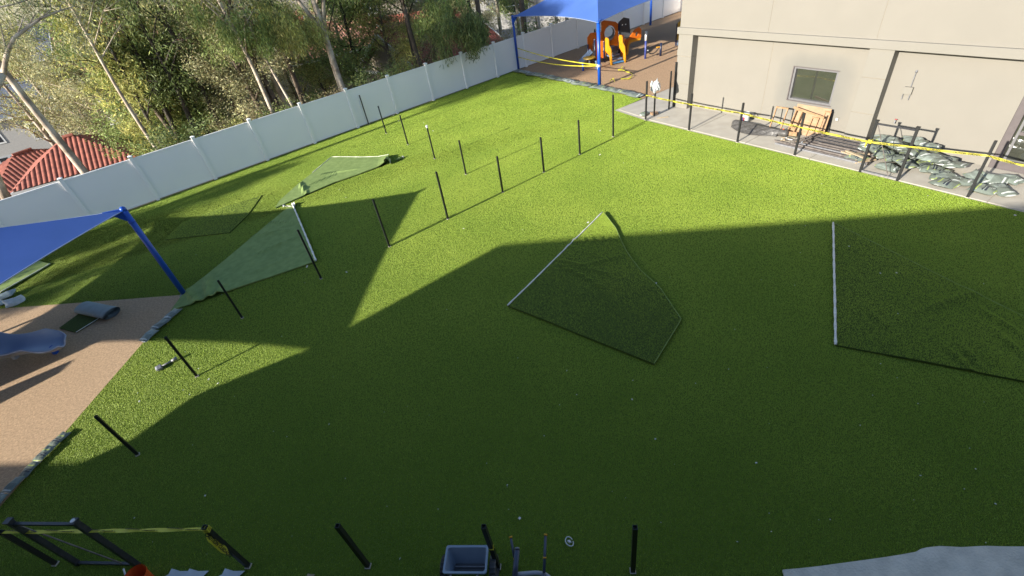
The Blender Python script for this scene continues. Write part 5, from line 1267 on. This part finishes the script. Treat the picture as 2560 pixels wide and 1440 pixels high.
# masses of trees down the slope
tr2 = random.Random(33)
mix = [  # px from, px to, list of kinds, v range, count
 (-60, 250, ['sparse', 'gum', 'sparse', 'wattle'], (17, 30), 5), (250, 420, ['mid', 'yellow', 'mid'], (6, 12), 4), (320, 470, ['yellow', 'yellow', 'gum'], (12, 22), 3),
 (440, 640, ['dark', 'gum', 'wattle'], (9, 18), 3), (500, 620, ['wattle', 'wattle'], (5, 9), 2), (600, 900, ['gum', 'wattle', 'yellow', 'gum2'], (8, 16), 4),
 (860, 1100, ['mid', 'yellow', 'wattle', 'gum'], (7, 16), 3), (1080, 1400, ['gum', 'wattle', 'sparse', 'gum2'], (6, 16), 5),
 (1380, 1780, ['gum', 'sparse', 'wattle', 'mid'], (5, 20), 5),
 (280, 1500, ['gum', 'mid', 'wattle', 'yellow', 'sparse', 'straw'], (24, 42), 9), (-250, 1600, ['mid', 'wattle', 'straw', 'yellow'], (50, 90), 16), (-300, 1600, ['mid', 'wattle', 'yellow', 'straw'], (100, 240), 42)]
for (a, b, kinds, vr, n_) in mix:
    for k in range(n_):
        px = a + (b - a) * (k + tr2.uniform(.1, .9)) / n_; v = tr2.uniform(*vr); q = beyond(px, 150, v)
        if px < 270 and v < 75 and vr[1] != 30: continue
        row = 'close' if v < 10 else ('on the upper slope' if v < 23 else ('halfway down the slope' if v < 46 else ('on the valley floor' if v < 95 else 'far off')))
        tree(kinds[k % len(kinds)], q.x, q.y, tr2.uniform(.8, 1.2) * (1 if v < 60 else 1.0), tr2.uniform(0, 6.28), row)
# shrubs along the back of the fence
def shrub_mesh(seed, lm, R_=.8, h=1.6, per=1500):
    g_ = np.random.default_rng(seed); K = 14; T = np.stack([g_.normal(0, R_ * .45, K), g_.normal(0, R_ * .45, K), g_.uniform(.2, h, K)], 1)
    V, tint = leaves_at(g_, T, np.full((K, 3), .42), per // K, .11, .035, -.2); return finish_leaves('foliage', V, tint, LV[lm])
SH = {'yellow': shrub_mesh(1, 'yellow'), 'dark': shrub_mesh(2, 'dark'), 'mid': shrub_mesh(3, 'mid'), 'straw': shrub_mesh(4, 'straw')}
stem_me = MB().tube([(0, 0, 0), (.03, 0, .6), (0, .05, 1.2)], [.04, .03, .01], 6).mesh('stem', M_bark2)
for i, (px, v, k, sc) in enumerate(((497, 1.0, 'yellow', 1.0), (478, 1.2, 'yellow', .85), (560, 1.0, 'yellow', .62), (300, 2.0, 'dark', 1.4), (355, 1.5, 'dark', 1.4), (620, 1.6, 'dark', 1.0), (655, 1.2, 'mid', 1.1), (760, 1.6, 'straw', 1.1), (800, 1.4, 'straw', 1.1), (900, 1.2, 'dark', 1.3), (940, 1.3, 'dark', 1.4), (985, 1.2, 'mid', 1.2), (1010, 1.6, 'yellow', 1.3), (1095, 1.6, 'dark', 1.0), (1260, 1.5, 'straw', 1.2), (1340, 2, 'mid', 1.3), (1400, 1.8, 'straw', 1.3), (720, 1.0, 'dark', 1.0), (580, 2.4, 'straw', 1.2))):
    q = beyond(px, 150, v + .75); r = empty('shrub', Vector((q.x, q.y, max(hill(q.x, q.y) - .1, -.6) + .35)), i, None, 'shrub', 'shrubs behind the fence')
    r.scale = (sc, sc, sc); link('foliage', SH[k], None, r); link('stem', stem_me, None, r)
    kk_ = max(0, panel_of(q.x, q.y) + 1)
    r['label'] = uniq(f'{ {"yellow": "bright yellow-green", "dark": "dark green", "mid": "mid green", "straw": "dry straw-coloured"}[k]} shrub just behind fence panel {ordn[min(kk_, 23)]} from the left', ['smaller', 'larger', 'lower'])
# ground cover over the hillside
g_ = np.random.default_rng(5); K = 1700
uu = g_.uniform(-20, 75, K); vv = g_.uniform(1.0, 75, K)**1.0
T = np.array([[FA.x + FU.x * a + FN.x * b, FA.y + FU.y * a + FN.y * b, 0] for a, b in zip(uu, vv)]); T[:, 2] = [hill(x, y) + .25 for x, y, _ in T]
V, tint = leaves_at(g_, T, np.stack([g_.uniform(.6, 1.3, K), g_.uniform(.6, 1.3, K), g_.uniform(.3, .7, K)], 1), 60, .22, .08, -.3)
o = link('undergrowth', finish_leaves('undergrowth', V, tint, LV['straw']), None); tag(o, 'dry brush and low scrub covering the slope beyond the fence', 'undergrowth', kind='stuff')
V, tint = leaves_at(np.random.default_rng(6), T[::2] + np.array([.7, .5, .1]), np.full((len(T[::2]), 3), .9) * [1, 1, .6], 70, .2, .08, -.3)
o = link('undergrowth', finish_leaves('undergrowth', V, tint, LV['dark']), None); tag(o, 'dark green low bushes covering the slope beyond the fence', 'undergrowth', kind='stuff')

# ------------------------------------------------------------------ houses in the valley
def corr_roof(poly_a, poly_b, ridge_n, m, parent, amp=.05, pitch=.27, name='roof'):
    """one roof slope: poly_a = (eave0, eave1), poly_b = (ridge0, ridge1); barrel rows run up the slope"""
    e0_, e1_ = map(Vector, poly_a); r0_, r1_ = map(Vector, poly_b); ln = (e1_ - e0_).length; n = max(4, int(ln / pitch)) * 6
    nrm_ = (e1_ - e0_).cross(r0_.lerp(r1_, .5) - e0_.lerp(e1_, .5)).normalized()
    if nrm_.z < 0: nrm_ = -nrm_
    mb = MB(); nv = 8
    def fn(u, v):
        # trim hip ends: keep rows parallel by using the eave parameter
        e = e0_.lerp(e1_, u); up = r0_.lerp(r1_, .5) - e0_.lerp(e1_, .5)
        ur0 = (r0_ - e0_).dot((e1_ - e0_).normalized()) / ln; ur1 = (r1_ - e0_).dot((e1_ - e0_).normalized()) / ln
        lim = 1.0
        if u < ur0: lim = u / ur0
        if u > ur1: lim = (1 - u) / max(1e-6, 1 - ur1)
        perp = up - (e1_ - e0_).normalized() * up.dot((e1_ - e0_).normalized())
        return e + perp * min(v, 1) * lim + nrm_ * (amp * abs(math.sin(u * n / 6 * math.pi)) + .02 * (1 - (v * nv % 1)))
    mb.sheet(fn, n, nv); return mb.build(name, m, parent)
def house(loc, rz, w, d, h, rh, label, wallm, roofm, windows=(), hip=False, garage=None, over=.5, ribs=True):
    r = empty('house', loc, rz, label, 'house', 'houses in the valley')
    MB().b2((-w / 2, -d / 2, -3), (w / 2, d / 2, h)).build('wall', wallm, r)
    W_, D_ = w / 2 + over, d / 2 + over; ins = D_ if hip else 0
    ins = min(ins, W_ - .3)
    e = [(-W_, -D_, h), (W_, -D_, h), (W_, D_, h), (-W_, D_, h)]; r0_, r1_ = (-W_ + ins, 0, h + rh), (W_ - ins, 0, h + rh)
    am = .06 if ribs else .0
    corr_roof((e[0], e[1]), (r0_, r1_), 1, roofm, r, am); corr_roof((e[2], e[3]), (r1_, r0_), 1, roofm, r, am)
    if hip:
        corr_roof((e[1], e[2]), (r1_, r1_), 1, roofm, r, am); corr_roof((e[3], e[0]), (r0_, r0_), 1, roofm, r, am)
    else:
        for sx in (-1, 1):
            mb = MB(); mb.add([(sx * w / 2, -d / 2, h), (sx * w / 2, d / 2, h), (sx * w / 2, 0, h + rh * (d / 2) / D_)], [(0, 1, 2)]); mb.build('gable', wallm, r)
            mb = MB(); mb.beam((sx * W_, -D_, h), (sx * W_, 0, h + rh), .08, .25); mb.beam((sx * W_, D_, h), (sx * W_, 0, h + rh), .08, .25); mb.build('fascia', M_white, r)
    mb = MB(); mb.tube([Vector(r0_) + Vector((0, 0, .08)), Vector(r1_) + Vector((0, 0, .08))], .13, 8); mb.build('ridge_cap', roofm, r)
    mb = MB(); 
    for a_, b_ in zip(e, e[1:] + e[:1]): mb.beam(Vector(a_) - Vector((0, 0, .1)), Vector(b_) - Vector((0, 0, .1)), .12, .18)
    mb.build('gutter', M_white, r)
    for (side, x, z, ww, hh_, mul) in windows:
        f_ = MB(); q = MB()
        def bx_(x0, x1, z0, z1, t0, t1, B):
            if side == 'f': B.b2((x0, -d / 2 - t1, z0), (x1, -d / 2 - t0, z1))
            elif side == 'r': B.b2((w / 2 + t0, x0, z0), (w / 2 + t1, x1, z1))
            else: B.b2((-w / 2 - t1, x0, z0), (-w / 2 - t0, x1, z1))
        bx_(x - ww / 2 - .12, x + ww / 2 + .12, z - .12, z + hh_ + .12, .001, .05, f_); wf_ = f_.build('window', M_white, r)
        for k in range(mul):
            for j in range(2):
                pw = ww / mul; bx_(x - ww / 2 + k * pw + .05, x - ww / 2 + (k + 1) * pw - .05, z + j * hh_ / 2 + .04, z + (j + 1) * hh_ / 2 - .04, .051, .06, q)
        q.build('pane', M_hglass, wf_)
    if garage:
        side, x, z, ww, hh_ = garage; f_ = MB(); f_.b2((x - ww / 2, -d / 2 - .06, z), (x + ww / 2, -d / 2 - .001, z + hh_)); gd = f_.build('garage_door', mat('garage_door', (.45, .46, .48), .6), r)
        q = MB()
        for k in range(4): q.b2((x - ww / 2 + .15 + k * ww / 4, -d / 2 - .075, z + hh_ * .72), (x - ww / 2 - .15 + (k + 1) * ww / 4, -d / 2 - .061, z + hh_ * .92))
        q.build('pane', M_hglass, gd)
    return r
def face(px, D, turn=0):      # rotation that turns a house front (-y) to the camera
    q = at_dist(px, 300, D); return math.atan2(q.y, q.x) - math.pi / 2 + turn
def hpos(px, py, D, dz=0):
    q = at_dist(px, py, D); q.z += dz; return q
house(hpos(95, 392, 78, 0), face(95, 78, -.35), 11, 9, 5.2, 2.2, 'white two-storey house with a grey roof seen past the leaning gum trunk', M_hwall, M_slater,
      [('f', -1.6, 3.0, 3.6, 1.3, 3), ('f', 3.6, 2.6, 1.6, 1.5, 2), ('f', -4.4, 1.8, 1.2, 1.6, 1), ('r', 0, 3, 2, 1.3, 2)], garage=('f', -1.5, -.2, 4.2, 1.9), ribs=False)
r = house(hpos(128, 470, 50, 0), face(128, 50, .25), 7.2, 6, 1.2, 1.6, 'low pavilion with a red barrel-tiled hip roof just beyond the fence', M_hwall2, M_tile, hip=True)
house(hpos(235, 430, 44, 0), face(235, 44, -.2), 6, 6, .9, 1.6, 'smaller red-tiled roof right of the leaning gum trunk', M_hwall2, M_tile, hip=True)
house(hpos(70, 185, 140, 0), face(70, 140, .3), 13, 10, 5, 2.4, 'far house with a blue-grey roof, upper left', M_hwall, M_slater, [('f', -2, 1.2, 2.4, 1.4, 2), ('f', 3, 1.2, 2.4, 1.4, 2)], ribs=False)
house(hpos(165, 215, 125, 0), face(165, 125, -.3), 12, 9, 5, 2.4, 'far white house with a blue-grey gable behind the thin branches', M_hwall, M_slater, [('f', -2, 1.2, 2.4, 1.6, 2), ('f', 3, 1.2, 2, 1.4, 2)], ribs=False)
house(hpos(0, 262, 105, 0), face(5, 105, .1), 11, 9, 3, 2.0, 'house with a salmon tiled roof at the left edge', M_hwall, M_tile2, [('f', 2, .8, 2.6, 1.5, 2)])
house(hpos(425, 262, 58, 0), face(425, 58, .2), 10, 8, 3, 2.0, 'red-tiled house glimpsed between the dark trunks', M_hwall, M_tile, [('f', 0, .8, 2.6, 1.5, 2), ('f', -3.2, .8, 1.4, 1.5, 1)])
house(hpos(330, 175, 95, 0), face(330, 95, -.2), 12, 9, 4, 2.4, 'far pink-roofed house behind the yellow-green trees', M_hwall2, M_tile2, [('f', 0, 1, 3, 1.5, 2)])
house(hpos(945, 60, 78, 0), face(945, 78, 1.45), 12, 10, 4.6, 3.0, 'tan gabled house with a small grille window, top centre', M_hwall2, mat('brown_roof', (.24, .18, .14), .8), [('l', 0, 2.0, 1.6, 2.2, 2), ('r', 0, 2.0, 1.6, 2.2, 2)], ribs=False)
house(hpos(1090, 185, 44, -.5), face(1090, 44, .7), 9, 7, 2.0, 2.6, 'orange-red tiled roof behind the grey-brown gum', M_hwall2, M_tile, hip=False)
house(hpos(985, 175, 60, 0), face(985, 60, -.3), 10, 8, 3.0, 2.2, 'terracotta-roofed house left of the grey-brown gum', M_hwall, M_tile, [('f', 0, .8, 2.6, 1.5, 2)])
house(hpos(840, 185, 55, 0), face(840, 55, .2), 9, 8, 2.4, 2.0, 'pinkish roof low behind the forked gum', M_hwall2, M_tile2)
house(hpos(1290, 40, 70, 0), face(1290, 70, 0), 12, 9, 4, 2.2, 'pale house behind the trunks under the far sail', M_hwall, M_tile2, [('f', 0, 1, 3, 1.5, 2)])
house(hpos(620, 205, 75, 0), face(620, 75, .3), 12, 9, 3, 2.2, 'house with a slate roof in the gap behind the street lamp', M_hwall, M_slater, ribs=False)
hr2 = random.Random(8); WL = [M_hwall, M_hwall2]; RF = [(M_tile, 'red'), (M_tile2, 'salmon'), (M_slater, 'grey')]
for k in range(26):
    px = -60 + k * 60 + hr2.uniform(-20, 20); D = 120 + 55 * (k % 3) + hr2.uniform(-12, 12); q = at_dist(px, 100, D); rf, rn_ = RF[hr2.randrange(3)]
    kk_ = max(0, panel_of(q.x, q.y) + 1)
    house(Vector((q.x, q.y, hill(q.x, q.y) + 3.0)), face(px, D, hr2.uniform(-.6, .6)), hr2.uniform(9, 13), 9, hr2.uniform(.5, 2.5), 2.2, uniq(f'distant {rn_}-roofed house in the valley beyond fence panel {ordn[min(kk_, 23)]}', ['further off', 'nearer', 'to one side']), WL[k % 2], rf, [('f', -2, -1.6, 2.2, 1.4, 2), ('f', 2.2, -1.6, 2, 1.4, 2)], hip=k % 2 == 0, ribs=False)
# white street lamp
q = at_dist(617, 232, 40); gz = hill(q.x, q.y); r = empty('street_lamp', Vector((q.x, q.y, gz)), 0, 'white lamp post showing between the trees', 'street lamp')
MB().tube([(0, 0, 0), (0, 0, q.z - gz)], [.08, .06], 10).build('pole', M_white, r); MB().tube([(0, 0, q.z - gz - .1), (0, 0, q.z - gz + .25), (0, 0, q.z - gz + .4)], [.12, .28, .18], 12).build('lamp_head', M_white, r)

# trees beyond the left frame edge whose crowns streak the lawn with shade
proto('high', 41, 17, .22, .68, 2.7, 14, .7, 120, .24, .05, 1.0, LV['olive'], 30)
for i, (x, y, key, s, lab) in enumerate(((-28.0, 5.0, 'gum', .62, 'gum tree left of the picture shading the lawn by the near sail'), (-25.6, 10.1, 'gum2', .60, 'low gum tree left of the picture by the fence'), (-23.6, 11.2, 'mid', .62, 'low leafy tree left of the picture by the fence'), (-25.5, 10.4, 'high', 1.0, 'tall bare-stemmed gum left of the picture beside the fence'), (-30.5, 9.0, 'high', 1.08, 'second tall gum left of the picture beside the fence'))):
    tm, cm, h = P[key]; r = empty('gum_tree', Vector((x, y, -.05)), i * 1.3, lab, 'tree'); r.scale = (s, s, s); link('trunk', tm, None, r); link('crown', cm, None, r)
